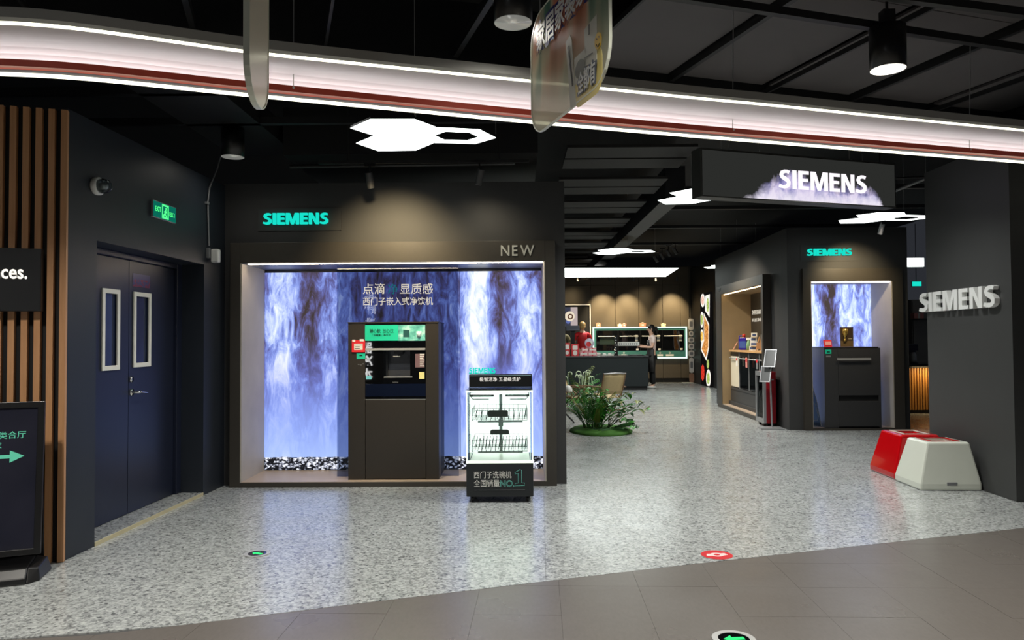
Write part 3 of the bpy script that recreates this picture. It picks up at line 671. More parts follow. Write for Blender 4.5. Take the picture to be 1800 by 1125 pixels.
ev = thing('energy_sticker', 'small teal sticker below the red price tag on the water cabinet', 'sticker', cb.location+Vector((0, -.001, 0)))
lab('sticker', 627, 642, 621, 631, 'teal', -.002, ev, th=.002); lab('sticker_mark', 632, 637, 624, 626, 'black', -.003, ev, th=.001)
for x, y in ((629, 640), (633, 641), (637, 639)): lab('code_mark', x, x+3, y, y+1.2, 'grey', -.001, ev, th=.001)
for nm, lb, x0, x1, y0, y1, m in (('sticker', 'pale yellow sticker low on the right of the dispenser glass', 737, 746, 654, 666, mat('yellow_paper', (236, 226, 150), .5)), ('sticker', 'small cyan sticker low on the left of the dispenser glass', 644, 653, 661, 667, mat('cyan_paper', (120, 206, 216), .5)), ('sticker', 'pink and white spec sticker high on the right of the dispenser glass', 730, 746, 622, 646, mat('pinkgrey_paper', (120, 92, 96), .5))):
    t = thing(nm, lb, 'sticker', cb.location+Vector((0, .002, 0))); lab('sheet', x0, x1, y0, y1, m, -.001, t, th=.002)
    if 'spec' in lb:
        for i in range(7): lab('print_line', 738, 746-(i % 3), 622+i*3.4, 623.6+i*3.4, 'paper', -.002, t, th=.001)
# lettering on the wall and frame
wl = thing('wall_lettering', 'large glowing teal brand letters on the dark wall above the main display', 'sign', (0, 0, 0))
a, b = on_y(463, 394.5, WY-.03), on_y(577, 374, WY-.03)
G().box(a.x-.06, b.x+.12, WY-.012, WY, a.z-.06, b.z+.05).build('backing_plate', 'darkwall', wl)
brand_letters(b.x-a.x, b.z-a.z, 'teal_em', wl, (a.x, WY-.013, a.z), depth=.03)
nl = thing('frame_lettering', 'pale grey capital letters at the upper right of the main display frame', 'sign', (0, 0, 0))
a, b = on_y(880.5, 450, FY), on_y(939, 431, FY)
letters('NEW', b.x-a.x, b.z-a.z, 'newletter', nl, (a.x, FY-.001, a.z), depth=.012, offset=.012, gap=.2)
# ================================================================== dishwasher demo cart
CTX, CTY = (-.45+.126)/2, 6.375
ct = thing('dishwasher_cart', 'black wheeled stand with a brightly lit clear dishwasher box in front of the main display', 'display stand', (CTX, CTY, 0))
hw = .288
G().box(-hw, hw, 0, .6, .052, .337).build('base_box', mat('cart_black', (30, 33, 35), .4), ct, bevel=.006)
for (x, y) in ((-hw+.05, .06), (hw-.05, .06), (-hw+.05, .54), (hw-.05, .54)):
    c = G().box(x-.02, x+.02, y-.012, y+.03, .04, .052).box(x-.016, x-.012, y-.012, y+.018, .015, .042).box(x+.012, x+.016, y-.012, y+.018, .015, .042).build('caster', 'black', ct)
    G().lathe([(.024, -.011), (.026, -.006), (.026, .006), (.024, .011)], (x, y, .026), 16, 0, 'x').build('wheel', 'black', c)
    G().lathe([(.012, -.0115), (.012, .0115)], (x, y, .026), 12, 0, 'x').build('hub', 'steel', c)
zt = .965
for nm, q in (('front_pane', (-hw, hw, 0, .006)), ('side_pane', (-hw, -hw+.006, .006, .6)), ('side_pane', (hw-.006, hw, .006, .6))):
    G().box(*q, .338, zt-.006).build(nm, 'glass', ct)
G().box(-hw, hw, 0, .6, zt-.006, zt).build('top_pane', 'glass', ct)
em = mat('edge_glow', (226, 240, 226), .3, emit=(236, 246, 228), es=.75)
g = G()
for x in (-hw, hw-.012): g.box(x, x+.012, -.001, .012, .34, zt-.003)
g.box(-hw, hw, -.001, .012, .338, .362).box(-hw, hw, -.001, .014, zt-.02, zt-.004)
g.build('box_edges', em, ct)
kk = NT('tub_light'); o = kk.n('TexCoord').outputs['Object']
kk.out_emission(kk.ramp(kk.noise(kk.mapping(o, (1, 1, .5)), 14, 4, .6), [(.3, (196, 206, 196)), (.5, (248, 252, 240)), (1, (255, 255, 250))]), 2.4)
G().box(-hw+.02, hw-.02, .54, .55, .35, .94).build('back_light', kk.m, ct)
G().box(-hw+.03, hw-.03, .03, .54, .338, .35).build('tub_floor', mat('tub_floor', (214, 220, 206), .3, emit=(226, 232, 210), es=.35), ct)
tubm = mat('tub_steel', (170, 178, 176), .25, .3)
for x in (-hw+.02, hw-.026): G().box(x, x+.006, .05, .54, .35, .93).build('tub_wall', pane_mat('tub_clear', (214, 224, 222), .2), ct)
G().box(-hw+.03, -.05, .03, .5, .905, .925).box(.05, hw-.03, .03, .5, .905, .925).build('cutlery_tray', mat('tray_grey', (78, 80, 76), .4), ct)
for sx in (-1, 1):
    G().tube([(sx*.07, .02, .915), (sx*(hw-.06), .02, .915), (sx*(hw-.045), .02, .9), (sx*(hw-.06), .02, .885), (sx*.09, .02, .885)], .005, 6).build('tray_rim', 'steel', ct)
wire = mat('rack_wire', (104, 112, 112), .35, .3)
def rack(z, tines, name, drop):
    g = G(); x0, x1, y0, y1 = -hw+.05, hw-.05, .05, .48
    for zz in (z, z+.045, z+.1): g.tube([(x0, y0, zz), (x1, y0, zz), (x1, y1, zz), (x0, y1, zz)], .0022, 5, closed=True)
    for i in range(13):
        x = x0+(x1-x0)*i/12; g.tube([(x, y0, z+.1), (x, y0, z), (x, y1, z), (x, y1, z+.1)], .0016, 4)
    for j in range(7):
        y = y0+(y1-y0)*j/6; g.tube([(x0, y, z+.1), (x0, y, z), (x1, y, z), (x1, y, z+.1)], .0016, 4)
    for i in range(tines):
        x = x0+.02+(x1-x0-.04)*i/(tines-1)
        for y in (y0+.1, y0+.27): g.tube([(x, y, z), (x+.012, y+.02, z+drop)], .0024, 4)
    return g.build(name, wire, ct)
r1 = rack(.70, 10, 'upper_rack', .075); r2 = rack(.43, 16, 'lower_rack', .1)
for r, x0, x1, yt, yb in ((r1, 858, 893, 721, 733), (r2, 862, 895, 755, 763.5)):
    a, b = on_y(x0, yb, CTY+.04), on_y(x1, yt, CTY+.04); a.x -= CTX; b.x -= CTX
    G().prism([(a.x, a.z), (b.x, a.z), (b.x, b.z-.01), (b.x-.015, b.z), (a.x+.015, b.z), (a.x, b.z-.01)], .03, .046, 'y').build('rack_handle', mat('handle_grey', (96, 94, 88), .5), r)
G().box(-hw+.04, hw-.04, .06, .075, .926, .934).box(-hw+.04, hw-.04, .5, .515, .926, .934).build('light_strip', emis('cart_strip', (244, 255, 246), 14), ct)
G().tube([(0, .5, .36), (0, .5, .93)], .016, 8).box(-.022, .022, .47, .5, .6, .66).build('water_column', mat('column_grey', (196, 202, 200), .3), ct)
for z in (.66, .39): G().box(-.2, .2, .24, .28, z, z+.012).build('spray_arm', mat('spray_grey', (190, 194, 192), .4), ct)
a, b = on_y(825, 672, 6.84), on_y(935, 657.5, 6.84); xa, xb = a.x-CTX, b.x-CTX
hd = G().box(xa, xb, .42, .5, zt+.0, b.z).build('header_box', 'black', ct, bevel=.004)
G().box(xa+.01, xb-.01, .418, .4205, b.z-.012, b.z-.009).build('light_line', emis('teal_line', (190, 230, 224), .8), hd)
def htxt(body, x0, x1, y0, y1, m, d, **kw):
    a, b = on_y(x0, y1, CTY+d), on_y(x1, y0, CTY+d); text('lettering', body, b.x-a.x, b.z-a.z, m, kw.pop('par', ct), (a.x-CTX, d, a.z), depth=.001, **kw)
htxt('极智洁净 五星级洗护', 843, 915, 663, 670.5, 'white_em', .419, par=hd)
a, b = on_y(824.5, 656.5, CTY+.46), on_y(871, 646.5, CTY+.46)
sl = G().box(a.x-CTX-.003, b.x-CTX+.003, .455, .475, b.z*0+on_y(824, 657.5, CTY+.46).z, a.z).build('letter_rail', 'teal', ct)
brand_letters(b.x-a.x, b.z-a.z, 'teal_em', ct, (a.x-CTX, .475, a.z), depth=.02)
htxt('西门子洗碗机', 833, 899, 828, 841, 'paper', -.002); htxt('全国销量', 833, 878, 843, 856, 'paper', -.002)
mint = mat('mint_outline', (108, 190, 176), .4)
htxt('NO.', 879, 904, 844, 856, mint, -.002, outline=.02, offset=0)
def o1(x, y): q = on_y(x, y, CTY); return Vector((q.x-CTX, -.0015, q.z))
G().tube([o1(*p) for p in ((905, 830.5), (913.5, 825.5), (917, 826), (917, 848.5), (922, 849), (922.5, 853.5), (905.5, 854), (905.5, 849.5), (911, 849), (910.5, 832), (905.5, 833))], .0022, 5, closed=True).build('numeral_outline', mint, ct)
G().tube([o1(834, 861.5), o1(923, 861)], .0012, 4).build('rule_line', 'grey', ct)
# ================================================================== CEILING LIGHTS
HZ = 3.0
def hexa(pts): return [on_z(x, y, HZ) for x, y in pts]
hA = hexa([(616, 225.6), (651, 210), (729, 210), (766, 223.8), (731.5, 237), (657, 238.5)])
hB = hexa([(626, 252), (657, 239.3), (731, 237.8), (763, 251.3), (731, 264.5), (665, 265.6)])
hC = hexa([(732, 237.3), (767.6, 224.4), (843, 228), (871.6, 242.6), (836, 253), (764.5, 251.2)])
ho = sum(hA+hB+hC, Vector())/18
hx = thing('hexagon_lights', 'cluster of two solid and one open white hexagon light above the main display', 'ceiling light', ho, 0, 'hexagon light clusters')
for pts in (hA, hB):
    q = [(p.x-ho.x, p.y-ho.y) for p in pts]
    G().prism(q, 0, .004, 'z').build('diffuser', 'panel_em', hx)
    G().prism(q, .004, .02, 'z').build('housing', 'black', hx)
q = [(p.x-ho.x, p.y-ho.y) for p in hC]; c = (sum(a for a, b in q)/6, sum(b for a, b in q)/6)
inn = [(c[0]+(a-c[0])*.56, c[1]+(b-c[1])*.56) for a, b in q]
G().ring(q, inn, 0, .004, 'z').build('ring_diffuser', 'panel_em', hx); G().ring(q, inn, .004, .02, 'z').build('ring_housing', 'black', hx)
for p in (hA[2], hB[4], hC[3]): G().tube([(p.x-ho.x, p.y-ho.y, .03), (p.x-ho.x, p.y-ho.y, .98)], .002, 5).build('hanging_wire', 'steel', hx)
for ref, px, lb in ((hA[0], (1177, 339.5), 'solid white hexagon light cluster partly hidden behind the hanging illuminated sign'),
                    (hA[0], (1051, 440), 'small distant hexagon light cluster over the far aisle with its open ring showing'),
                    (hB[0], (1474, 388), 'hexagon light cluster above the single cabinet niche of the pavilion'),
                    (hA[0], (1250, 467), 'farthest sliver of a hexagon light beyond the pavilion end')):
    t = copy_tree(hx, ho+on_z(*px, HZ)-ref); t['label'] = lb
a, b, c, d = on_z(930, 471.5, HZ), on_z(1193, 471.5, HZ), on_z(1170, 486.5, HZ), on_z(940, 487.5, HZ)
lp = thing('ceiling_light_panel', 'large flat rectangular white light panel over the far kitchen counter', 'ceiling light', (a+c)/2)
o = (a+c)/2; g = G().prism([(p.x-o.x, p.y-o.y) for p in (a, b, c, d)], 0, .006, 'z'); g.build('diffuser', 'panel_em', lp)
G().prism([(p.x-o.x, p.y-o.y) for p in (a, b, c, d)], .006, .05, 'z').build('housing', 'black', lp)
def can(name, px, z, lit, lb, r=.1, h=.25):
    p = on_z(px[0], px[1], z); t = thing(name, lb, 'ceiling lamp', p, 0, 'cylinder lamps')
    G().lathe([(r-.004, .0), (r, .0), (r, h), (.02, h+.005)], (0, 0, 0), 28).build('shade', 'black', t)
    G().lathe([(r-.003, -.001), (r*.9, .003), (r*.9, .014), (r-.003, .016)], (0, 0, 0), 28).build('reflector', mat('reflector_lit' if lit else 'reflector_dim', (226, 226, 220), .25, .7, emit=(255, 250, 236) if lit else (190, 190, 182), es=1.6 if lit else .3), t)
    G().lathe([(r*.9, .006), (r*.9, .012)], (0, 0, 0), 24).build('diffuser', emis('bulb_lit', (255, 250, 238), 5) if lit else emis('bulb_dim', (214, 212, 200), .55), t)
    G().box(-.035, .035, -.03, .03, h, h+.1).build('bracket', 'beam', t)
    G().tube([(0, 0, h+.1), (0, 0, 3.58-z)], .008, 6).build('rod', 'beam', t)
    light('SPOT', p-Vector((0, 0, .03)), 60 if lit else (26 if px[0] > 600 else 8), NEUT, .05, target=p-Vector((0, 0, 2)), spot=165, blend=1)
can('cylinder_lamp', (1561, 122), 2.98, True, 'brightly lit black cylinder lamp under the ceiling strut at upper right')
can('cylinder_lamp', (902, 40), 3.04, False, 'dim black cylinder lamp beside the printed hanging banner at the top edge')
can('cylinder_lamp', (409, 276), 3.04, False, 'dim black cylinder lamp near the far end of the blue door wall')
def spotlamp(px, z, Y, aim, lb, par=None):
    p = on_y(px[0], px[1], Y); t = thing('spotlight', lb, 'spotlight', p, 0, 'track spotlights')
    d = Vector(aim).normalized()
    G().tube([-d*.07, d*.07], .034, 14).build('head', 'charcoal', t)
    G().tube([d*.0701, d*.072], .03, 14).build('lens', 'silver', t)
    G().tube([(0, 0, .0), (0, .0, .07), (0, 0, .13)], .008, 6).build('arm', 'black', t)
    G().box(-.05, .05, -.017, .017, .13, .155).build('adapter', 'black', t)
    return t
spotlamp((650, 317), 0, 6.75, (.1, .35, -1), 'dark track spotlight above the brand letters, left of the pair')
spotlamp((843, 311), 0, 6.75, (-.25, .35, -1), 'dark track spotlight above the main display, right of the pair')
a, b = on_y(560, 305, 6.75), on_y(930, 297, 6.75)
tr = thing('lighting_track', 'thin black lighting track carrying two spotlights over the main display', 'track', (a+b)/2)
G().box(-(b.x-a.x)/2, (b.x-a.x)/2, -.016, .016, .073, .1).build('rail', 'beam', tr)
for x_ in (-.7, .7): G().tube([(x_, 0, .1), (x_, 0, 4.0-tr.location.z)], .006, 6).build('hanging_rod', 'beam', tr)
sq = spotlamp((1549, 403), 0, 10.3, (-.1, .4, -1), 'black spotlight aimed at the pavilion front under the hexagon lights')
G().tube([(0, 0, .15), (0, 0, 4.0-sq.location.z)], .008, 6).build('rod', 'black', sq)
for i, (x, y) in enumerate(((1153, 455), (1164, 450), (1175, 445), (1187, 441))):
    spotlamp((x, y), 0, 14.5, (.5, .1, -.8), ('first', 'second', 'third', 'fourth')[i]+' from left of the row of angled black spotlights below the aisle ceiling')
for i, x in enumerate((1016, 1072, 1114, 1153, 1190)):
    spotlamp((x, 490), 0, 22.6, (0, .2, -1), ('first', 'second', 'third', 'fourth', 'fifth')[i]+' from left of the small spotlights washing the far panelled wall')
# ================================================================== HANGING SIGNS
SP = ray(1232, 345); SP = C0+SP*(7/SP.y)
def onS(x, y): return on_plane(x, y, SP, VX)
tl, tr_, br = onS(1232, 262.5), onS(1574, 284), onS(1575, 365)
sl, sz0, sz1 = (tr_-SP).dot(UX), SP.z, (tl.z+tr_.z)/2
hs = thing('hanging_sign', 'long grey box sign with white glowing letters rising from violet mist', 'sign', Vector((SP.x, SP.y, sz0)), UA)
sh = sz1-sz0
def sxz(x, y): q = onS(x, y); return (q-SP).dot(UX), q.z-sz0
G().box(0, sl, 0, .16, 0, sh).build('sign_box', mat('sign_grey', (66, 67, 64), .55), hs, bevel=.003)
kk = NT('sign_screen'); o = kk.n('TexCoord').outputs['Object']; sp = kk.n('SeparateXYZ'); kk.l(o, sp.inputs[0])
W_ = sl
u = kk.math('DIVIDE', sp.outputs[0], W_); hgt = kk.ramp(u, [(0, 0.0), (.19, .0), (.25, .16), (.33, .4), (.43, .74), (.52, .56), (.62, .46), (.88, .44), (.94, .0)])
n1 = kk.noise(kk.mapping(o, (3, 1, 3), (2, 0, 1)), 2.4, 6, .6, .6)
f = kk.math('DIVIDE', sp.outputs[2], sh); f = kk.math('ADD', f, kk.math('MULTIPLY', kk.math('SUBTRACT', n1, .5), .5))
m1 = kk.math('MULTIPLY', kk.math('SUBTRACT', hgt, f), 4.5, True)
m1 = kk.math('MULTIPLY', m1, kk.math('GREATER_THAN', hgt, .004))
n2 = kk.noise(kk.mapping(o, (4, 1, 2.2)), 2.6, 6, .6, .4)
colr = kk.ramp(n2, [(.3, (112, 112, 172)), (.44, (164, 158, 210)), (.56, (214, 202, 236)), (.75, (246, 236, 252))])
colr = kk.mix(kk.ramp(f, [(.0, .9), (.3, 0.0)]), colr, (250, 244, 255))
kk.out_emission(kk.mix(m1, (44, 45, 43), colr), .95)
kk2 = kk.m
a, b = sxz(1290, 346), sxz(1555, 280)
G().box(0.02, sl-.02, -.004, -.0005, .012, sh-.02).build('screen', kk2, hs)
lw = emis('sign_letter_white', (255, 246, 255), 1.15)
(x0, _), (x1, _) = sxz(1369, 330), sxz(1523, 340); z0 = sxz(1372, 331)[1]; z1 = sxz(1372, 298)[1]
brand_letters(x1-x0, z1-z0, lw, hs, (x0, -.005, z0), depth=.004)
for px in (1291, 1503):
    x = sxz(px, 270)[0]; G().tube([(x, .08, sh), (x, .08, 1.3)], .006, 6).build('hanging_rod', 'steel', hs)
    G().box(x-.02, x+.02, .06, .1, sh, sh+.02).build('bracket', 'steel', hs)
# printed banners above the corridor
def banner(name, lb, near, w, h, z0, rz, rad):
    t = thing(name, lb, 'banner', (near.x, near.y, z0), rz); return t
kk = NT('banner_print'); o = kk.n('TexCoord').outputs['Object']; sp = kk.n('SeparateXYZ'); kk.l(o, sp.inputs[0])
nz_ = kk.noise(kk.mapping(o, (2.2, 1, .6)), 2.4, 2, .4)
colr = kk.ramp(nz_, [(.3, (56, 96, 82)), (.42, (120, 160, 144)), (.5, (222, 214, 188)), (.6, (226, 160, 132)), (.72, (190, 120, 86))])
colr = kk.mix(kk.ramp(sp.outputs[2], [(.05, 1.0), (.28, .35), (.42, 0.0)]), colr, (236, 232, 208))
kk.l(colr, kk.b.inputs['Base Color']); kk.b.inputs['Roughness'].default_value = .25
tr2 = kk.n('BsdfTransparent'); tl2 = kk.n('BsdfTranslucent'); kk.l(colr, tl2.inputs[0]); tr2.inputs[0].default_value = (.95, .95, .88, 1)
m1 = kk.n('MixShader'); m1.inputs[0].default_value = .45; kk.l(kk.b.outputs[0], m1.inputs[1]); kk.l(tl2.outputs[0], m1.inputs[2])
m2 = kk.n('MixShader'); kk.l(kk.ramp(sp.outputs[2], [(.0, .3), (.3, .1)]), m2.inputs[0]); kk.l(m1.outputs[0], m2.inputs[1]); kk.l(tr2.outputs[0], m2.inputs[2])
kk.l(m2.outputs[0], kk.t.nodes['Material Output'].inputs[0]); BPRINT = kk.m
BA = math.atan2(-.951, .309)
bf = on_y(935, 240, 3.6); bw_, bh_, bz_ = .89, .57, 2.385
bn2 = thing('printed_banner', 'rounded see-through banner with white blue-edged characters hanging over the corridor', 'banner', (bf.x, bf.y, bz_), BA)
G().prism(rrect(0, bw_, 0, bh_, .15, 6), 0, .008, 'y').build('banner_sheet', BPRINT, bn2)
G().ring(rrect(-.006, bw_+.006, -.006, bh_+.006, .155, 6), rrect(0, bw_, 0, bh_, .15, 6), -.002, .01, 'y').build('banner_edge', mat('banner_edge', (226, 230, 214), .3), bn2)
navy = mat('navy_print', (28, 36, 116), .4)
bwhite = mat('banner_white', (226, 228, 226), .4)
bp = Matrix.Rotation(BA, 3, 'Z').inverted()
def bx(x, y):
    q = on_plane(x, y, Vector((bf.x, bf.y, bz_)), UX); l = bp @ (q-Vector((bf.x, bf.y, bz_))); return l.x, l.z
def btext(body, p0, p1, h, m, d, off):
    a, b = bx(*p0), bx(*p1); return text('lettering', body, b[0]-a[0], h, m, bn2, (a[0], d, min(a[1], b[1])), depth=.001, offset=off)
a, b = bx(945, 95), bx(1056, 0); tw = b[0]-a[0]; zt0 = a[1]
text('lettering', '家居家装家电', tw+.04, .17, navy, bn2, (a[0]-.02, -.002, zt0-.02), depth=.001, offset=.07)
text('lettering', '家居家装家电', tw, .13, bwhite, bn2, (a[0], -.004, zt0), depth=.001, offset=.02)
a, b = bx(1018, 168), bx(1048, 140); tw = b[0]-a[0]
G().prism(rrect(a[0]-.05, b[0]+.06, a[1]-.05, a[1]+.14, .06), -.0015, -.0005, 'y').build('yellow_patch', mat('banner_yellow', (232, 214, 130), .4), bn2)
text('lettering', '全都有', tw+.03, .105, mat('banner_greyblue', (92, 100, 116), .4), bn2, (a[0]-.015, -.003, a[1]-.007), depth=.001, offset=.06)
text('lettering', '全都有', tw, .09, bwhite, bn2, (a[0], -.005, a[1]), depth=.001, offset=.015)
def bpoly(pts, m, name, d=-.003, th=.0015): G().prism([bx(*p) for p in pts], d, d+th, 'y').build(name, m, bn2)
apw = mat('appliance_print', (206, 206, 194), .5); apg = mat('appliance_print_grey', (120, 122, 116), .5)
bpoly([(995, 75), (1003, 62), (1006, 70), (1014, 185), (1004, 192), (998, 110)], apw, 'printed_air_conditioner')
bpoly([(999, 84), (1001, 80), (1009, 150), (1007, 152)], mat('print_dark', (60, 60, 58), .5), 'printed_slot', -.0045)
bpoly([(1010, 104), (1031, 84), (1031, 135), (1012, 150)], apw, 'printed_washer')
q = [bx(1021+8.5*math.cos(t*.4), 121+16*math.sin(t*.4)-(8.5*math.cos(t*.4))*.8) for t in range(16)]
G().prism(q, -.0045, -.003, 'y').build('printed_drum', apg, bn2)
bpoly([(1028, 52), (1050, 25), (1050, 106), (1030, 118)], apw, 'printed_fridge'); bpoly([(1036, 62), (1037.5, 60), (1037.5, 42), (1036, 44)], apg, 'printed_handle', -.0045)
bpoly([(1028, 102), (1043, 92), (1043, 94), (1028, 104)], apg, 'printed_line', -.0045)
q = [bx(1053+6*math.cos(t*.393), 72+15*math.sin(t*.393)-6*math.cos(t*.393)*.6) for t in range(16)]
G().prism(q, -.0048, -.0033, 'y').build('smiling_badge', mat('badge_yellow', (226, 186, 40), .4), bn2)
for (x, y) in ((1051, 69), (1055, 65)): G().prism([bx(x+.7*math.cos(t), y+2*math.sin(t)) for t in range(6)], -.006, -.005, 'y').build('badge_eye', 'black', bn2)
G().tube([Vector((bx(*p)[0], -.0055, bx(*p)[1])) for p in ((1050, 78), (1052, 82), (1054, 82), (1056, 76))], .002, 4).build('badge_mouth', 'black', bn2)
for x in (.12, .77): G().tube([(x, .004, bh_), (x, .004, 1.2)], .002, 5).build('hanging_wire', 'steel', bn2)
bq = on_y(447, 186, 3.2)
bn1 = thing('printed_banner', 'pale banner seen almost edge-on, hanging in front of the ribbon at upper left', 'banner', bq+Vector((0, 0, 0)), math.radians(-84))
G().prism(rrect(-.17, .17, 0, .9, .16, 6), 0, .02, 'y').build('banner_sheet', mat('banner_pale', (240, 232, 212), .3), bn1)
G().ring(rrect(-.176, .176, -.006, .906, .165, 6), rrect(-.17, .17, 0, .9, .16, 6), -.003, .023, 'y').build('banner_edge', MATS['banner_edge'], bn1)
G().tube([(-.1, -.002, .5), (-.06, -.002, .62), (-.1, -.002, .72), (-.02, -.002, .8)], .008, 4).build('red_stroke', mat('banner_red', (170, 60, 70), .4), bn1)
# ================================================================== LEFT SIDE OBJECTS
sb = thing('slat_wall_sign', 'black box sign with small white lower-case lettering on the wooden slat wall', 'sign', P0, UA)
G().box(-1.3, -.122, -.075, -.013, 1.595, 1.99).build('sign_box', 'black', sb, bevel=.003)
q = on_plane(0, 490, P0-VX*.075, VX)-P0; xx = q.dot(UX); q2 = on_plane(48, 487, P0-VX*.075, VX)-P0
ln = .41
text('lettering', 'appliances.', ln, .115, 'white_em', sb, (q2.dot(UX)-ln, -.0765, on_plane(20, 489.5, P0-VX*.075, VX).z-.029), depth=.001, offset=.02)
AF = on_z(66, 1026); AR = math.radians(22)
ab = thing('poster_stand', 'black framed poster stand with teal arrow in front of the wooden slat wall', 'sign stand', AF, AR)
G().prism([(0, 0), (.0, .03), (-.06, .1), (-.26, .1), (-.33, .02), (-.33, 0)], -.92, .0, 'x').build('b_tmp', 'black') if False else None
g = G(); pr = [(0, 0), (0, .035), (.05, .085), (.27, .1), (.34, .03), (.34, 0)]
g.prism(pr, -.92, -.06, 'x'); g.hexa([(-.06, 0, 0), (.0, .06, 0), (.02, .3, 0), (-.06, .34, 0)], [(-.06, .05, .085), (-.012, .085, .07), (.0, .27, .09), (-.06, .27, .1)])
g.build('weighted_base', 'black', ab, bevel=.008)
def fA(x, y, off): # pixel -> frame-local on the leaning face (approx by plane)
    n = Vector((math.sin(AR), -math.cos(AR), 0)); up_ = Vector((-n.x*LEAN, -n.y*LEAN, 1)).normalized()
    return None
LEAN = .1
rt = Matrix.Rotation(AR, 3, 'Z')
fb = AF+rt @ Vector((0, .1, .1)); nrm = (rt @ Vector((0, -1, LEAN))).normalized()
def fp(x, y):
    q = on_plane(x, y, fb, nrm)-AF; l = rt.inverted() @ q; return l.x, (l.z-.1)*math.sqrt(1+LEAN*LEAN)
x1, z1 = fp(80, 705); xb, zb = fp(71, 973)
tilt = bpy.data.objects.new('poster_frame', None)
xr = (x1+xb)/2
lean = -math.atan(LEAN)
fmx = G().frame(xr-.9, xr, zb, z1, .036, -.012, .02).build('poster_frame', 'black', ab, (0, .1, .1), (lean, 0, 0), bevel=.003)
bpy.data.objects.remove(tilt)
kk = NT('poster_glossy'); o = kk.n('TexCoord').outputs['Object']
kk.l(kk.mix(kk.noise(o, 3, 3), (26, 28, 40), (50, 50, 62)), kk.b.inputs['Base Color']); kk.b.inputs['Roughness'].default_value = .06; kk.b.inputs['Specular IOR Level'].default_value = .7
G().box(xr-.87, xr-.03, .0, .01, zb+.03, z1-.03).build('poster_sheet', kk.m, fmx)
tealp = mat('poster_teal', (94, 196, 166), .5, emit=(94, 196, 166), es=.25)
def ft(body, x0, x1, y0, y1):
    a, b = fp(x0, y1), fp(x1, y0); text('lettering', body, b[0]-a[0], b[1]-a[1], tealp, fmx, (a[0], -.001, a[1]), depth=.001, offset=.005)
ft('类合厅', -3, 46, 757, 772); ft('家', -10, 3, 777, 789)
a, b = fp(0, 803.5), fp(43, 803.5); zc = a[1]
G().prism([(a[0]-.3, zc-.011), (b[0]-.075, zc-.011), (b[0]-.075, zc-.036), (b[0], zc), (b[0]-.075, zc+.036), (b[0]-.075, zc+.011), (a[0]-.3, zc+.011)], -.002, -.0005, 'y').build('arrow', tealp, fmx)
G().box(xr-.86, xr-.02, .2, .22, 0, .7).build('back_leg', 'black', ab, (0, .1, .06), (.12, 0, 0))
# exit sign, lamp, sensor on the door wall
ex = thing('exit_sign', 'small glowing green exit sign on the wall above the blue double door', 'sign', L0, LA)
G().box(1.035, 1.405, -.022, -.001, 2.388, 2.522).build('housing', 'silver', ex, bevel=.002)
G().box(1.04, 1.4, -.0235, -.0215, 2.393, 2.517).build('face_plate', emis('exit_teal', (12, 120, 100), .75), ex)
eg = emis('exit_green', (80, 255, 130), 1.5)
G().frame(1.172, 1.277, 2.398, 2.512, .014, -.0255, -.0236).build('pictogram_door', eg, ex)
G().ell((1.232, -.025, 2.482), (.009, .002, .009), 8, 6).tube([(1.226, -.025, 2.468), (1.216, -.025, 2.44)], .007, 5).tube([(1.216, -.025, 2.44), (1.236, -.025, 2.42), (1.228, -.025, 2.404)], .005, 5).tube([(1.216, -.025, 2.44), (1.198, -.025, 2.425), (1.19, -.025, 2.41)], .005, 5).tube([(1.224, -.025, 2.463), (1.205, -.025, 2.452)], .004, 5).tube([(1.226, -.025, 2.463), (1.244, -.025, 2.45)], .004, 5).build('pictogram_runner', eg, ex)
text('lettering', 'EXIT', .085, .04, eg, ex, (1.068, -.024, 2.44), depth=.001); text('lettering', '出口', .085, .04, eg, ex, (1.29, -.024, 2.43), depth=.001)
el = thing('alarm_lamp', 'round clear-domed white alarm lamp on the wall left of the exit sign', 'lamp', L0+dL*.3, LA)
zc = 2.475
G().lathe([(.058, 0), (.062, -.012), (.062, -.035), (.055, -.04)], (0, 0, zc), 24, 0, 'y').build('base', 'white', el)
G().lathe([(.052, -.04), (.05, -.07), (.04, -.1), (.022, -.115), (0.0001, -.12)], (0, 0, zc), 24, 0, 'y').build('dome', pane_mat('dome_clear', (214, 222, 222), .25), el)
G().lathe([(.022, -.04), (.026, -.075), (.014, -.09)], (0, 0, zc), 14, 0, 'y').build('bulb', 'silver', el)
pi = thing('motion_sensor', 'small white sensor box at the dark corner beside the door with its metal conduit', 'sensor', L0+dL*2.07-nL*0, LA)
G().box(-.05, .0, -.03, 0, 2.17, 2.26).build('mounting_box', 'grey', pi, bevel=.004)
G().box(-.02, .045, -.1, -.03, 2.13, 2.255).build('sensor_body', 'white', pi, bevel=.012)
def lp_(x, y): s, z = onL(x, y); return (s-2.07, -.012, z)
G().tube([lp_(365, 432), lp_(363, 355), lp_(366, 330), lp_(380, 295), lp_(386, 272)], .008, 6).build('conduit', 'grey', pi)
G().box(lp_(362, 357)[0]-.025, lp_(362, 357)[0]+.02, -.025, 0, lp_(362, 357)[2]-.01, lp_(362, 357)[2]+.01).build('conduit_clip', 'silver', pi)
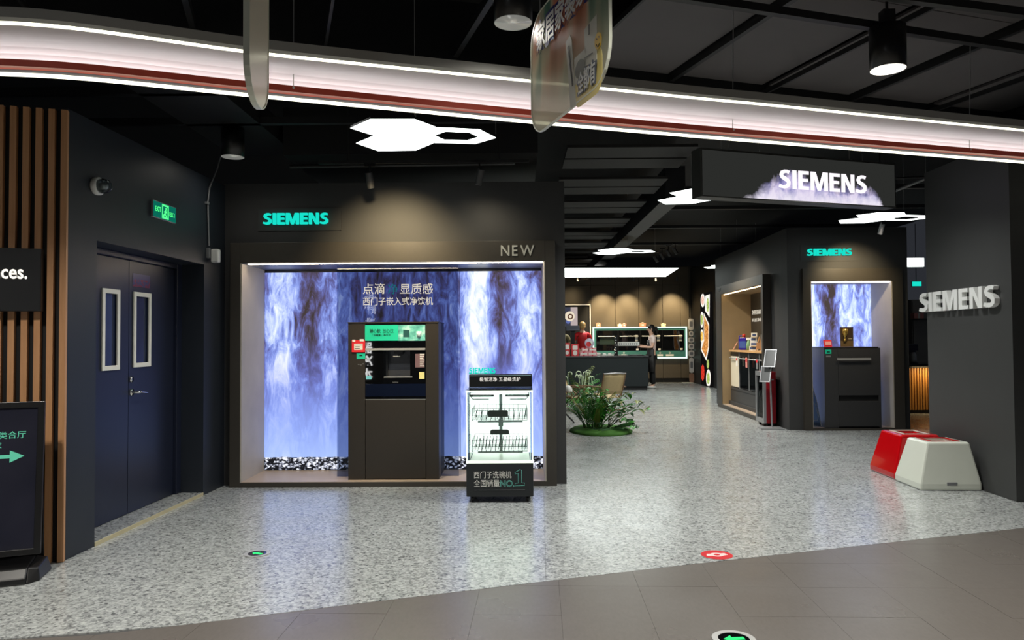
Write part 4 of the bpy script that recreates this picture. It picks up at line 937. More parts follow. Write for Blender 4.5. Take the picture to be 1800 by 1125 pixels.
# floor markers
def marker(px, r, lb, green=True, ang=0.0):
    p = on_z(*px); t = thing('floor_marker', lb, 'floor marker', (p.x, p.y, .0005), ang)
    if green:
        G().ring(circ(0, 0, r, 32), circ(0, 0, r*.72, 32), 0, .004, 'z').build('metal_ring', 'steel', t)
        G().prism(circ(0, 0, r*.72, 32), 0, .003, 'z').build('lens', 'blackglass', t)
        e = emis('marker_green', (60, 250, 130), 1.3)
        s = r*.5
        G().prism([(-s, 0), (-.1*s, s*.75), (-.1*s, s*.3), (s, s*.3), (s, -s*.3), (-.1*s, -s*.3), (-.1*s, -s*.75)], .003, .0038, 'z').build('arrow', e, t)
    else:
        G().prism(circ(0, 0, r, 32), 0, .0008, 'z').build('sticker', mat('sticker_red', (196, 34, 44), .35), t)
        wm_ = mat('sticker_white', (226, 200, 196), .4)
        G().ring(circ(.0, 0, r*.42, 20), circ(0, 0, r*.2, 20), .0009, .0014, 'z').build('white_mark', wm_, t)
        G().prism([(-r*.75, -r*.2), (-r*.35, -r*.2), (-r*.35, r*.25), (-r*.6, r*.25)], .0009, .0013, 'z').prism([(r*.3, -r*.25), (r*.72, -r*.1), (r*.6, r*.3), (r*.3, r*.25)], .0009, .0013, 'z').build('white_mark', wm_, t)
marker((452, 973.5), .084, 'round metal floor marker with green arrow on the pale terrazzo', True, -.5)
marker((1290, 1124), .1, 'round metal floor marker with green arrow in the dark corridor tile', True, .1)
marker((1260, 975.5), .1, 'round red floor sticker with white mark at the terrazzo edge', False, .1)
# ================================================================== RIGHT SIDE OBJECTS
cl_ = thing('column_lettering', 'polished steel raised brand letters along the side of the big dark column', 'sign', K0, KA)
brand_letters(1.29, .195, 'metal_letter', cl_, (1.445, .002, 1.655), (math.pi/2, 0, math.pi), depth=.045)
def bin_(name, lb, m, bx0, bx1, by0, by1, h, mrim, rot=AA-math.pi/2):
    o = Vector((bx0, by0, 0)); t = thing(name, lb, 'bin', o, rot)
    Wd, D = bx1-bx0, by1-by0; i_, j_ = .1, .06
    bot = [(0, 0, .0), (Wd, 0, 0), (Wd, D, 0), (0, D, 0)]; mid = [(.0, .0, .06), (Wd, 0, .06), (Wd, D, .06), (0, D, .06)]
    top = [(i_, j_, h), (Wd-i_*.7, j_, h), (Wd-i_*.7, D-j_, h), (i_, D-j_, h)]
    r_ = .07; rin = [(i_+r_, j_+r_, h), (Wd-i_*.7-r_, j_+r_, h), (Wd-i_*.7-r_, D-j_-r_, h), (i_+r_, D-j_-r_, h)]
    rdn = [(x, y, h-.035) for x, y, z in rin]
    vs = bot+mid+top+rin+rdn; fs = [(3, 2, 1, 0)]
    for a in (0, 4, 8, 12): fs += [(a+k, a+(k+1) % 4, a+4+(k+1) % 4, a+4+k) for k in range(4)]
    fs.append((16, 17, 18, 19))
    g = G().add(vs, fs); body = g.build('shell', m, t, bevel=.022)
    G().ring([(p[0]-.012, p[1]-.012) for p in (rin[0],)]+[(rin[1][0]+.012, rin[1][1]-.012), (rin[2][0]+.012, rin[2][1]+.012), (rin[3][0]-.012, rin[3][1]+.012)], [(p[0]+.004, p[1]+.004) for p in (rin[0],)]+[(rin[1][0]-.004, rin[1][1]+.004), (rin[2][0]-.004, rin[2][1]-.004), (rin[3][0]+.004, rin[3][1]-.004)], h-.004, h+.006, 'z').build('inset_rim', mrim, t)
    G().box(Wd*.43, Wd*.6, -.004, .01, .045, .075).build('grip_slot', 'grey', t, bevel=.004)
    return t
w0 = on_z(1618, 862.5); w1 = on_z(1733, 863)
bin_('pedestal_bin', 'glossy white tapered pedestal with red-rimmed recess beside the dark column', 'whitegloss', w0.x, 4.205, w0.y, 7.29, .43, 'red')
bin_('pedestal_bin', 'glossy red tapered pedestal behind the white one', 'red', w0.x+.03, 4.22, 7.315, 7.87, .43, 'whitegloss')
# ---- pavilion side niche: plinth, three dishwashers, counter, small goods
OFF = -.03
def nA_(x, y, off=OFF): return onA(x, y, off)
zc = 1.13; sA, sB = NS0+.02, NS1-.06
plz = .43
pl = thing('plinth', 'dark grey plinth under the built-in dishwashers in the pavilion side niche', 'plinth', A0, AA)
G().box(sA, sB, -ND+.01, OFF, NZ0-.065, plz).build('plinth_body', 'charcoal', pl)
G().box(sA, sB, OFF, OFF+.006, plz-.05, plz-.045).build('joint_line', 'black', pl)
wt = thing('wooden_worktop', 'light wooden worktop over the dishwashers in the pavilion side niche', 'worktop', A0, AA)
G().box(sA, sB, -ND+.01, OFF+.03, zc, zc+.035).build('board', 'counter_wood', wt, bevel=.003)
n = 4; cw = (sB-sA)/n
for i in range(n):
    a = sB-(i+1)*cw; b = sB-i*cw
    lb = ['built-in dishwasher with cream front, farthest in the pavilion side niche', 'second dishwasher from the far end, black front, in the side niche', 'third dishwasher from the far end, black front, in the side niche', 'nearest dishwasher in the side niche, half hidden by the red cabinet'][i]
    d = thing('dishwasher', lb, 'dishwasher', A0+dA*a, AA, 'dishwashers in the side niche')
    G().box(.012, cw-.012, -ND+.012, OFF-.03, plz+.002, zc-.002).build('body', 'grey', d)
    G().box(.03, cw-.03, OFF-.028, OFF, plz+.02, zc-.09).build('door', mat('cream_door', (224, 214, 190), .35) if i == 0 else 'blackglass', d, bevel=.003)
    G().box(.03, cw-.03, OFF-.028, OFF-.004, zc-.085, zc-.006).build('control_panel', 'black', d)
    G().tube([(.08, OFF, zc-.12), (.08, OFF+.04, zc-.12), (cw-.08, OFF+.04, zc-.12), (cw-.08, OFF, zc-.12)], .01, 8).build('handle', 'steel', d)
    G().box(.0, .026, OFF-.03, OFF+.002, plz+.002, zc-.004).build('side_strip', 'silver', d)
    if i: 
        tg = thing('hang_tag', ['', 'white price tag hanging from the second dishwasher handle', 'pink price tag hanging from the third dishwasher handle', 'grey price tag hanging from the nearest dishwasher handle'][i], 'price tag', A0+dA*(b-.06), AA, 'dishwasher price tags')
        G().box(-.05, .05, OFF+.056, OFF+.064, zc-.27, zc-.09).build('tag_card', ['', 'paper', mat('tag_pink', (232, 150, 140), .5), 'grey'][i], tg)
        G().box(-.04, .04, OFF+.064, OFF+.066, zc-.16, zc-.11).build('tag_print', 'priceRed', tg)
# small goods on the worktop
ct_z = zc+.036
def spot(x, off): 
    s = onA(x, 605, off)[0]; return A0+dA*s+nA*off+Vector((0, 0, ct_z))
def good(name, lb, cat, x, off, rz=0): return thing(name, lb, cat, spot(x, off), AA-math.pi/2+rz-.5)
t = good('bottle_caddy', 'black caddy holding pale bottles at the far end of the wooden worktop', 'caddy', 1278, -.2)
G().box(-.1, .1, -.05, .05, 0, .012).box(-.1, -.09, -.05, .05, 0, .2).box(.09, .1, -.05, .05, 0, .2).box(-.1, .1, -.008, .008, .2, .25).build('holder', 'black', t)
for k_ in (-.05, .05):
    b = G().lathe([(.032, .013), (.034, .12), (.015, .15), (.013, .17)], (k_, 0, 0), 12).build('bottle', mat('pale_bottle', (222, 222, 200), .3), t); G().lathe([(.015, .17), (.015, .19)], (k_, 0, 0), 10).build('bottle_cap', 'black', b)
t = good('price_easel', 'pink slanted price card near the front edge of the wooden worktop', 'price card', 1288, -.06, .3)
G().prism([(0, 0), (.012, 0), (.1, .16), (.088, .16)], -.05, .05, 'y').build('card', mat('card_pink', (236, 176, 150), .5), t); G().prism([(.06, .0), (.066, .0), (.09, .15), (.084, .15)], -.02, .02, 'y').build('prop', 'grey', t)
t = good('detergent_pack', 'pale green and white pack left of the blue detergent bottle', 'packet', 1296, -.22)
G().hexa([(-.08, -.04, 0), (.08, -.04, 0), (.08, .04, 0), (-.08, .04, 0)], [(-.06, -.01, .19), (.06, -.01, .19), (.06, .01, .19), (-.06, .01, .19)]).build('pouch', mat('mint_pack', (190, 214, 190), .5), t, bevel=.008); G().box(-.05, .05, -.043, -.03, .05, .11).build('pouch_label', 'white', t)
t = good('detergent_bottle', 'deep blue detergent bottle with red cap on the wooden worktop', 'bottle', 1306, -.16)
G().prism(rrect(-.075, .075, 0, .24, .03), -.04, .04, 'y').build('bottle_body', mat('violet_blue', (54, 40, 150), .3), t, bevel=.01); G().box(-.06, .06, -.044, -.04, .04, .17).build('bottle_label', mat('label_blue', (70, 96, 170), .4), t)
G().lathe([(.03, .24), (.032, .3), (.02, .31)], (.02, 0, 0), 14).build('bottle_cap', mat('cap_red', (206, 60, 44), .4), t); G().tube([(-.05, 0, .2), (-.07, 0, .27), (-.02, 0, .28)], .012, 6).build('bottle_handle', 'violet_blue' if 'violet_blue' in M else MATS['violet_blue'], t)
t = good('spray_bottle', 'green and white spray bottle between the blue bottle and the stacked boxes', 'bottle', 1316, -.2)
G().lathe([(.045, 0), (.048, .1), (.03, .16), (.015, .19)], (0, 0, 0), 14).build('bottle_body', mat('bottle_green', (120, 160, 120), .4), t); G().box(-.045, .03, -.014, .014, .19, .235).build('spray_head', 'white', t)
for k_ in range(4):
    t = good('salt_box', ['lowest', 'second', 'third', 'topmost'][k_]+' white and blue box in the stack on the wooden worktop', 'box', 1325+(k_ % 2), -.18, .1*k_); t['group'] = 'stacked white boxes'
    t.location.z += .082*k_
    G().box(-.075+.008*k_, .075-.008*k_, -.045, .045, 0, .08).build('carton', 'white' if k_ != 3 else 'cream', t, bevel=.003); G().box(-.06+.008*k_, .05-.008*k_, -.0465, -.045, .02, .06).build('carton_label', mat('label_navy', (70, 88, 130), .5), t)
t = good('wooden_easel', 'small wooden easel frame at the near end of the worktop', 'easel', 1335, -.1)
G().tube([(-.06, 0, 0), (0, 0, .25)], .009, 6).tube([(.06, 0, 0), (0, 0, .25)], .009, 6).tube([(0, .1, 0), (0, 0, .25)], .009, 6).build('easel_legs', 'counter_wood', t); G().box(-.05, .05, -.012, -.006, .04, .15).build('easel_card', mat('kraft', (176, 128, 84), .6), t)
t = good('standing_card', 'tall narrow white card standing at the near end of the worktop', 'card', 1340, -.12)
G().box(-.02, .02, -.003, .003, .01, .29).build('card_sheet', 'paper', t); G().box(-.03, .03, -.03, .03, 0, .012).build('card_foot', 'white', t)
# ---- red cabinet and tablet stand at the pavilion corner
R0 = on_z(1346.5, 750)
rc = thing('vending_cabinet', 'narrow red cabinet with silver glazed front standing at the pavilion corner', 'cabinet', R0, AA-math.pi/2)
rw, rd, rh = .165, .44, .86
g = G().box(.01, rw, 0, rd, .05, rh); g.build('cabinet_shell', mat('cabinet_red', (150, 14, 30), .3), rc, bevel=.006)
fq = G(); fq.box(-.03, .01, 0, .05, .05, rh).box(-.03, .01, rd-.05, rd, .05, rh).box(-.03, .01, .05, rd-.05, .05, .12).box(-.03, .01, .05, rd-.05, rh-.07, rh)
fq.build('front_frame', 'silver', rc)
G().box(-.012, -.006, .05, rd-.05, .12, rh-.07).build('front_pane', 'glass', rc)
for k_, z in enumerate((.2, .34, .48, .62)):
    G().box(-.004, .009, .06, rd-.06, z, z+.008).build('shelf', 'silver', rc)
    G().box(-.005, .0085, .09+.04*(k_ % 2), rd-.12, z+.009, z+.09).build('packet', [mat('pk1', (190, 150, 150), .5), mat('pk2', (150, 150, 160), .5), mat('pk3', (60, 56, 66), .5), 'paper'][k_], rc)
for (x, y) in ((.03, .04), (rw-.03, .04), (.03, rd-.04), (rw-.03, rd-.04)): G().lathe([(.02, 0), (.02, .05)], (x, y, 0), 10).build('foot', 'black', rc)
G().box(.09, .13, -.002, .0, rh-.13, rh-.11).build('badge', 'silver', rc)
R1 = on_z(1355, 753); R1 = Vector((R1.x, R1.y-.06, 0))
ts = thing('tablet_stand', 'grey metal pedestal stand with two slanted display sheets before the red cabinet', 'display stand', R1, -.1)
G().box(-.19, .15, -.14, .14, 0, .022).build('base_plate', 'silver', ts, bevel=.003)
G().tube([(0, .0, .02), (-.02, .0, 1.02)], .013, 8).build('pole', 'silver', ts)
for nm, zc_, s_, x_ in (('display_sheet', 1.08, 1, -.02), ('display_sheet', .84, .9, -.09)):
    q = G(); hh_ = .15*s_
    q.frame(-.09*s_, .09*s_, -hh_, hh_, .016, -.012, 0); o_ = q.build('sheet_frame', 'silver', ts, (x_, -.03, zc_), (-.45, 0, -.5), bevel=.002)
    G().box(-.078*s_, .078*s_, -.004, -.001, -hh_+.012, hh_-.012).build('sheet', mat('sheet_grey', (96, 98, 98), .3), o_)
G().box(-.03, .01, -.03, .02, .92, .96).build('clamp', 'black', ts)
# ---- single cabinet niche of the pavilion front
k0, k1, kz = on_y(1450, 700, 11.24).x, on_y(1545, 700, 11.24).x, 1.205
pc = thing('dishwasher_cabinet', 'charcoal cabinet with steel-handled integrated door inside the pavilion front niche', 'cabinet', ((k0+k1)/2, 11.24, qz0+.002))
kw = (k1-k0)/2
def pl_(x, y): q = on_y(x, y, 11.24); return q.x-pc.location.x, q.z-pc.location.z
d0, d1 = pl_(1462, 0)[0], pl_(1535, 0)[0]; dzt, dzb, gz = pl_(0, 622)[1], pl_(0, 704)[1], pl_(0, 714)[1]
G().box(-kw, d0-.003, 0, .56, 0, kz).box(d1+.003, kw, 0, .56, 0, kz).box(d0-.003, d1+.003, 0, .56, dzt+.004, kz).box(d0-.003, d1+.003, .03, .56, 0, dzt+.004).build('carcass', 'charcoal', pc, bevel=.002)
G().box(d0, d1, -.002, .028, dzb, dzt).build('door', 'charcoal', pc, bevel=.003)
G().box(d0, d1, -.002, .028, .02, gz).build('lower_drawer', 'charcoal', pc, bevel=.003)
G().box(d0, d1, .024, .0295, gz, dzb).build('vent_gap', 'blackmatte', pc)
a, b = pl_(1470, 633), pl_(1529, 629)
G().box(a[0], b[0], -.04, -.028, a[1], b[1]).box(a[0]+.02, a[0]+.03, -.03, 0, a[1], b[1]).box(b[0]-.03, b[0]-.02, -.03, 0, a[1], b[1]).build('handle', 'steel', pc)
G().box(-kw-.004, kw+.004, -.004, .57, kz, kz+.014).build('top_board', 'cabinet', pc)
def onpc(name, lb, cat, x): q = on_y(x, 610, 11.3); return thing(name, lb, cat, (q.x, 11.3, qz0+kz+.018))
t = onpc('trophy_card', 'dark brown card picturing a gold trophy on the pavilion front cabinet', 'card', 1489)
G().box(-.098, .098, .0, .012, 0, .3).build('card_board', mat('card_brown', (66, 52, 38), .35), t); G().box(-.095, .095, -.0005, .0005, .0, .09).build('card_print', mat('card_gold_dim', (110, 88, 56), .4), t)
G().lathe([(.03, .09), (.012, .11), (.012, .15), (.03, .17), (.045, .22), (.048, .27), (.03, .272)], (-.03, 0, 0), 14, 0, 'z').build('printed_trophy', mat('gold', (220, 180, 90), .25, .8), t)
text('lettering', 'TROPHY', .08, .02, mat('pale_gold', (206, 190, 150), .5), t, (.005, -.001, .12), depth=.001) if False else G().box(.02, .08, -.001, .0, .12, .126).box(.02, .07, -.001, 0, .105, .109).build('print_lines', mat('pale_gold', (206, 190, 150), .5), t)
t = onpc('price_tag', 'red price tag leaning on the left of the pavilion front cabinet top', 'price tag', 1456)
G().prism([(0, 0), (.012, 0), (.04, .11), (.028, .11)], -.06, .06, 'x').build('tag_frame', 'priceRed', t); G().prism([(-.001, .03), (.004, .03), (.02, .085), (.014, .085)], -.045, .045, 'x').build('tag_screen', mat('tag_pale', (236, 160, 150), .5), t)
t = thing('energy_sticker', 'teal sticker at the top left of the pavilion front cabinet', 'sticker', pc.location)
a, b = pl_(1451, 622), pl_(1461, 614.5); G().box(a[0], b[0], -.003, -.0005, a[1], b[1]).build('sticker', 'teal', t); G().box(a[0]+.02, b[0]-.02, -.004, -.003, a[1]+.02, a[1]+.035).build('sticker_mark', 'black', t)
a, b = pl_(1452, 628), pl_(1460, 625); G().box(a[0], b[0], -.003, -.0005, a[1], b[1]).build('code_mark', 'grey', t)
# leaning clear sheet
q = on_y(1434, 750, 11.35)
t = thing('leaning_clear_board', 'clear acrylic board leaning in the left corner of the pavilion front niche', 'board', (q.x, 11.35, qz0+.005), 0)
G().prism([(-.055, 0), (.09, 0), (.035, .42), (-.03, .66), (-.055, .68)], 0, .01, 'y').build('sheet', pane_mat('acrylic', (190, 200, 204), .3), t, (0, 0, 0), (-.1, 0, 0))
G().tube([(-.052, 0, .01), (.085, 0, .01), (.032, 0, .42), (-.03, 0, .66)], .005, 5).tube([(-.04, .0, .1), (.03, 0, .1), (.045, 0, .16), (.01, 0, .36)], .004, 5).build('sheet_edge', 'silver', t, (0, 0, 0), (-.1, 0, 0))
# ---- glimpse between the pavilion and the column
gq = on_y(1606, 660, 13.6)
t = thing('drinks_counter', 'dark-topped counter with glowing wooden slat front, glimpsed beside the column', 'counter', (gq.x, 13.6, 0))
G().box(-.3, 1.6, 0, .6, .84, .9).build('worktop', 'black', t)
G().box(-.28, 1.6, .05, .58, 0, .84).build('carcass', 'blackmatte', t)
for i in range(22): G().box(-.27+i*.05, -.24+i*.05, .025, .05, .06, .83).build('slat', wood('slat_gold', (170, 116, 52), (206, 150, 76)), t)
light('AREA', (gq.x+.3, 13.45, .83), 4, (1, .7, .35), .5, rot=(0.25, 0, 0), size_y=.05)
t = thing('coffee_maker', 'silver and black coffee maker on the dark counter beside the column', 'coffee maker', on_y(1605, 650, 13.75)*Vector((1, 1, 0)) if False else (on_y(1605, 650, 13.8).x, 13.8, .902))
G().box(-.09, .09, -.02, .1, 0, .02).box(-.09, .09, .06, .1, .02, .34).box(-.09, .09, -.03, .1, .24, .36).build('machine_body', mat('machine_violet', (44, 40, 70), .3), t, bevel=.006)
G().lathe([(.055, .022), (.065, .06), (.06, .16), (.04, .2), (.045, .21)], (0, .0, 0), 16).build('jug', 'steel', t)
t = thing('wall_light_box', 'small bright white light box glimpsed above the drinks counter', 'light', on_y(1607, 461, 15.2))
G().box(-.2, .2, 0, .05, -.09, .09).build('light_face', 'panel_em', t); G().box(-.21, .21, .05, .09, -.1, .1).build('light_housing', 'black', t)
t = thing('wall_cabinet', 'pale upright cupboard panel behind the coffee maker', 'cupboard', (on_y(1612, 600, 16).x, 16, 0))
G().box(-.1, .9, 0, .4, .05, 2.2).build('body', mat('pale_cupboard', (150, 146, 138), .5), t); G().box(-.08, .4, -.015, 0, .1, 2.15).build('door', MATS['pale_cupboard'], t); G().box(-.1, .3, -.2, -.016, 1.76, 1.785).build('shelf', 'black', t)
t = thing('exit_sign', 'tiny green lit sign glimpsed high beside the column', 'sign', on_y(1612, 499, 17)); G().box(-.1, .1, 0, .02, -.05, .05).build('face_plate', 'teal_em', t); G().box(-.11, .11, .02, .05, -.06, .06).build('housing', 'grey', t); G().tube([(0, .035, .06), (0, .035, 4.0-t.location.z)], .008, 6).build('hanging_rod', 'grey', t)
t = thing('gift_box', 'small pink box on the pale cupboard behind the coffee maker', 'box', (on_y(1612, 556, 15.9).x, 15.9, 1.79)); G().box(-.1, .1, -.08, .08, 0, .12).build('carton', mat('gift_pink', (226, 150, 140), .5), t); G().box(-.02, .02, -.082, .082, .001, .123).build('ribbon', 'paper', t)
# ================================================================== FAR KITCHEN
KY = 20.18; kT = .93
kc = thing('kitchen_counter', 'long dark island counter in front of the far oven wall', 'counter', (2.0, KY, 0))
kl, kr = -1.2, 3.546-2.0
G().box(kl, kr, 0, .95, .1, kT-.04).build('carcass', mat('counter_dark', (30, 36, 38), .4, vary=.08, scale=20), kc, bevel=.004)
G().box(kl+.02, kr-.03, .03, .9, 0, .1).build('toe_kick', 'blackmatte', kc)
G().box(kl, kr+.01, -.02, .97, kT-.04, kT).build('worktop', mat('worktop_dark', (58, 60, 62), .25), kc, bevel=.004)
# illuminated oven recess
OY = BW-.03
def po(x, y, Y=OY): q = on_y(x, y, Y); return q.x, q.z
ox0, oz0 = po(1042, 631); ox1, oz1 = po(1207, 574)
of = thing('oven_surround', 'teal panel with glowing white border holding a row of black ovens', 'oven surround', (0, OY, 0))
G().frame(ox0, ox1, oz0, oz1, .045, -.05, 0).build('glow_border', emis('border_glow', (226, 255, 240), 1.3), of)
ix0, iz0 = po(1048, 617); ix1, iz1 = po(1202, 580)
tealwall = mat('teal_panel', (58, 108, 100), .4, emit=(60, 124, 112), es=.12)
G().ring([(ox0+.045, oz0+.045), (ox1-.045, oz0+.045), (ox1-.045, oz1-.045), (ox0+.045, oz1-.045)], [(ix0, iz0), (ix1, iz0), (ix1, iz1), (ix0, iz1)], -.03, 0, 'y').build('teal_panel', tealwall, of)
for bd, x0, x1, y in ((0, 1155, 1165, 626), (1, 1170, 1184, 626), (2, 1092, 1101, 626)):
    a, b = po(x0, y), po(x1, y-3.4); G().box(a[0], b[0], -.032, -.03, a[1], b[1]).build('print_line', 'paper', of)
    G().ring(circ((a[0]+b[0])/2, b[1]+.045, .028, 12), circ((a[0]+b[0])/2, b[1]+.045, .02, 12), -.033, -.031, 'y').build('icon_ring', 'paper', of)
ow = (ix1-ix0)/4
for i in range(4):
    a = ix0+ow*i+.004; b = a+ow-.008
    o = thing('oven', ['leftmost black built-in oven', 'second black built-in oven from the left', 'black built-in oven behind the standing woman', 'rightmost black built-in oven'][i]+' in the teal surround', 'oven', ((a+b)/2, OY, iz0), 0, 'built-in ovens')
    w_, h_ = (b-a)/2, iz1-iz0
    G().box(-w_, w_, -.028, 0, .002, h_-.002).build('oven_body', 'black', o)
    G().box(-w_+.01, w_-.01, -.036, -.028, h_-.14, h_-.01).build('control_panel', 'blackglass', o)
    G().box(-w_+.01, w_-.01, -.04, -.028, .02, h_-.15).build('door', 'blackglass', o)
    G().tube([(-w_+.06, -.03, h_-.19), (-w_+.06, -.075, h_-.19), (w_-.06, -.075, h_-.19), (w_-.06, -.03, h_-.19)], .016, 8).build('handle', mat('oven_handle', (236, 234, 228), .3), o)
    G().box(w_-.16, w_-.07, -.042, -.04, .3, .5).build('round_sticker', mat('sticker_grey', (150, 152, 150), .5), o) if i else G().box(-w_+.1, w_-.1, -.042, -.04, .2, .42).build('window_glass', mat('oven_window', (32, 44, 38), .08), o)
    G().box(w_-.13, w_-.05, -.05, -.04, .02, .07).build('energy_label', 'paper', o)
for i, (x0, x1, yt, m, lb) in enumerate(((1048, 1055.5, 566.5, mat('pk_salmon', (226, 150, 120), .5), 'leftmost salmon gift bag on top of the oven surround'), (1086, 1093.5, 568.5, mat('pk_cream', (232, 214, 176), .5), 'cream gift box beside a pink one on top of the oven surround'), (1094, 1100.5, 567.5, mat('pk_pink', (220, 130, 120), .5), 'pink patterned gift box right of the cream one on the oven surround'), (1124.5, 1135, 566.5, MATS['pk_salmon'], 'wide salmon gift bag above the woman on the oven surround'), (1162, 1170, 568, MATS['pk_cream'], 'cream gift box at the right end of the oven surround'))):
    a, b = po(x0, 574, OY-.03), po(x1, yt, OY-.03); wg = b[0]-a[0]; hg = b[1]-a[1]
    t = thing('gift_box', lb, 'gift box', (a[0], OY-.045, oz1), 0, 'gift boxes on the oven surround')
    bw2 = .028
    G().hexa([(0, -.0, 0), (wg, 0, 0), (wg, .04, 0), (0, .04, 0)], [(-.008, 0, hg*.85), (wg+.008, 0, hg*.85), (wg+.008, .04, hg*.85), (-.008, .04, hg*.85)]).build('carton', m, t)
    G().tube([(wg*.3, .02, hg*.85), (wg*.4, .02, hg), (wg*.6, .02, hg), (wg*.7, .02, hg*.85)], .008, 6).build('bow', 'paper', t); G().box(wg*.3, wg*.7, -.004, 0, hg*.25, hg*.6).build('carton_label', 'white', t)
# recess with poster
rx0, rx1 = 1.432, 2.328
rcs = thing('recess_frame', 'white trimmed dark opening in the far panelled wall', 'opening frame', (0, BW-.02, 0))
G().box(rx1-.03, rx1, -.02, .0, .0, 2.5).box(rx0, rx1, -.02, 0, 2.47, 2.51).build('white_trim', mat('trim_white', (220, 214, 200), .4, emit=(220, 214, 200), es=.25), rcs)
G().box(rx0, rx1, .03, .038, 0, 2.47).build('dark_back', 'blackmatte', rcs)
ps = thing('advert_poster', 'backlit poster of a coffee cup and plate inside the far wall opening', 'poster', (0, BW-.01, 0))
a, b = po(993, 574, BW), po(1015, 540, BW)
G().box(a[0], b[0], -.012, 0, a[1], b[1]).build('poster_sheet', emis('poster_dark', (64, 66, 84), .9), ps)
c_ = po(1003, 556, BW)
G().box(c_[0], b[0], -.014, -.012, a[1], b[1]).build('poster_side', emis('poster_lilac', (196, 180, 178), .9), ps)
G().prism(circ(c_[0]-.03, c_[1], .16, 24), -.017, -.014, 'y').build('printed_plate', emis('poster_plate', (236, 222, 198), 1), ps)
G().ring(circ(c_[0]-.01, c_[1]-.01, .09, 20), circ(c_[0]-.01, c_[1]-.01, .05, 20), -.02, -.017, 'y').build('printed_cup', emis('poster_cup', (92, 58, 44), .9), ps)
G().prism(circ(c_[0]+.1, c_[1]+.04, .07, 16), -.0135, -.0125, 'y').build('printed_cloth', emis('poster_gold', (226, 170, 96), 1), ps)
G().prism(circ(c_[0]-.08, c_[1]-.17, .07, 16), -.0135, -.0125, 'y').build('printed_saucer', emis('poster_blue', (96, 110, 170), 1), ps)
# ---- things on the counter
def onk(name, lb, cat, x, dy=.2, grp=None): q = on_y(x, 620, KY+dy); return thing(name, lb, cat, (q.x, KY+dy, kT), 0, grp)
pr_ = mat('promo_red', (206, 52, 58), .5, vary=.15); prw = mat('promo_white', (232, 220, 214), .5)
for x, w_, h_, lb in ((997, .15, .36, 'red promotional card standing half hidden at the left end of the far counter'), (1011, .2, .33, 'red promotional card with white panels beside the pink gift stack on the far counter')):
    t = onk('promo_card', lb, 'card', x); G().box(-w_/2, w_/2, 0, .012, 0, h_).build('card_board', pr_, t)
    G().prism(rrect(-w_*.34, w_*.34, h_*.52, h_*.88, .02), -.003, 0, 'y').build('white_panel', prw, t); G().prism(circ(0, h_*.26, w_*.3, 16, w_*.36), -.003, 0, 'y').build('white_panel', prw, t)
    G().prism([(.012, 0), (.1, 0), (.012, h_*.7)], -.01, .01, 'x').build('prop', pr_, t)
gp = mat('gift_pink2', (226, 150, 156), .5, vary=.15)
for i, (x, z, w_, h_) in enumerate(((1026, 0, .22, .12), (1041, 0, .24, .12), (1028, .121, .18, .1), (1041.5, .121, .2, .1))):
    t = onk('gift_box', ['left bottom', 'right bottom', 'left upper', 'right upper'][i]+' pink gift box of the stack on the far counter', 'gift box', x, .25, 'pink gift stack'); t.location.z += z
    G().box(-w_/2, w_/2, -.06, .06, 0, h_).build('carton', gp, t, bevel=.004); G().box(-w_*.4, w_*.4, -.062, -.06, h_*.3, h_*.7).build('carton_label', prw, t); G().box(-.02, .02, -.0615, .0615, .001, h_+.002).build('ribbon', mat('ribbon_red', (200, 50, 60), .5), t)
t = onk('gift_topper', 'round lilac gift tin with red print standing on the pink gift stack', 'tin', 1036, .25); t.location.z += .222
G().lathe([(.12, -.03), (.13, -.02), (.13, .02), (.12, .03)], (0, 0, .13), 24, 0, 'y').build('tin_body', mat('tin_lilac', (190, 180, 200), .4), t); G().prism(circ(-.02, .1, .07, 16), -.034, -.031, 'y').build('tin_print', pr_, t); G().prism(circ(.05, .15, .04, 12), -.034, -.031, 'y').build('tin_print', prw, t)
t = onk('oval_box', 'white oval box at the right of the pink gift stack', 'box', 1049.5, .55); G().lathe([(.09, 0), (.1, .01), (.1, .07), (.08, .08)], (0, 0, .0), 18).build('box_body', prw, t); G().prism(circ(0, 0, .05, 14), .08, .084, 'z').build('box_label', gp, t)
t = onk('serving_tray', 'white serving tray with small packets on the far counter', 'tray', 1068, .5); G().box(-.17, .17, -.15, .15, 0, .012).frame(-.17, .17, 0, .05, .01, -.15, -.14).box(-.17, -.16, -.15, .15, .01, .05).box(.16, .17, -.15, .15, .01, .05).build('tray_body', 'white', t)
for k_ in (-.09, .06): G().box(k_-.04, k_+.04, -.05, .05, .013, .06).build('packet', prw, t, bevel=.006)
t = onk('steel_tray', 'grey steel tray right of the black upright stand on the far counter', 'tray', 1093, .5); G().box(-.15, .15, -.15, .15, 0, .01).frame(-.15, .15, 0, .04, .008, -.15, -.14).build('tray_body', 'steel', t)
t = onk('cooktop', 'low black cooktop at the right end of the far counter', 'cooktop', 1117, .5); G().box(-.2, .2, -.2, .2, 0, .02).build('hob_glass', 'blackglass', t, bevel=.004); G().ring(circ(-.08, 0, .08, 20), circ(-.08, 0, .06, 20), .02, .026, 'z').ring(circ(.1, 0, .07, 20), circ(.1, 0, .055, 20), .02, .026, 'z').build('burner_ring', 'steel', t); G().box(-.15, .15, -.17, -.15, .02, .035).build('control_rail', 'silver', t)
t = onk('upright_stand', 'black upright stand with small white flower marks on the far counter', 'stand', 1083, .35); G().box(-.06, .06, -.03, .03, 0, .02).box(-.045, .045, -.012, .012, .02, .56).build('stand_board', 'black', t)
for k_ in range(7): G().prism(circ(random.uniform(-.03, .03), .08+.07*k_, .016, 8), -.014, -.0125, 'y').build('flower_mark', 'paper', t)
mo = onk('counter_monitor', 'grey tilted monitor on a black stand in front of the man in the red vest', 'monitor', 1007, .75)
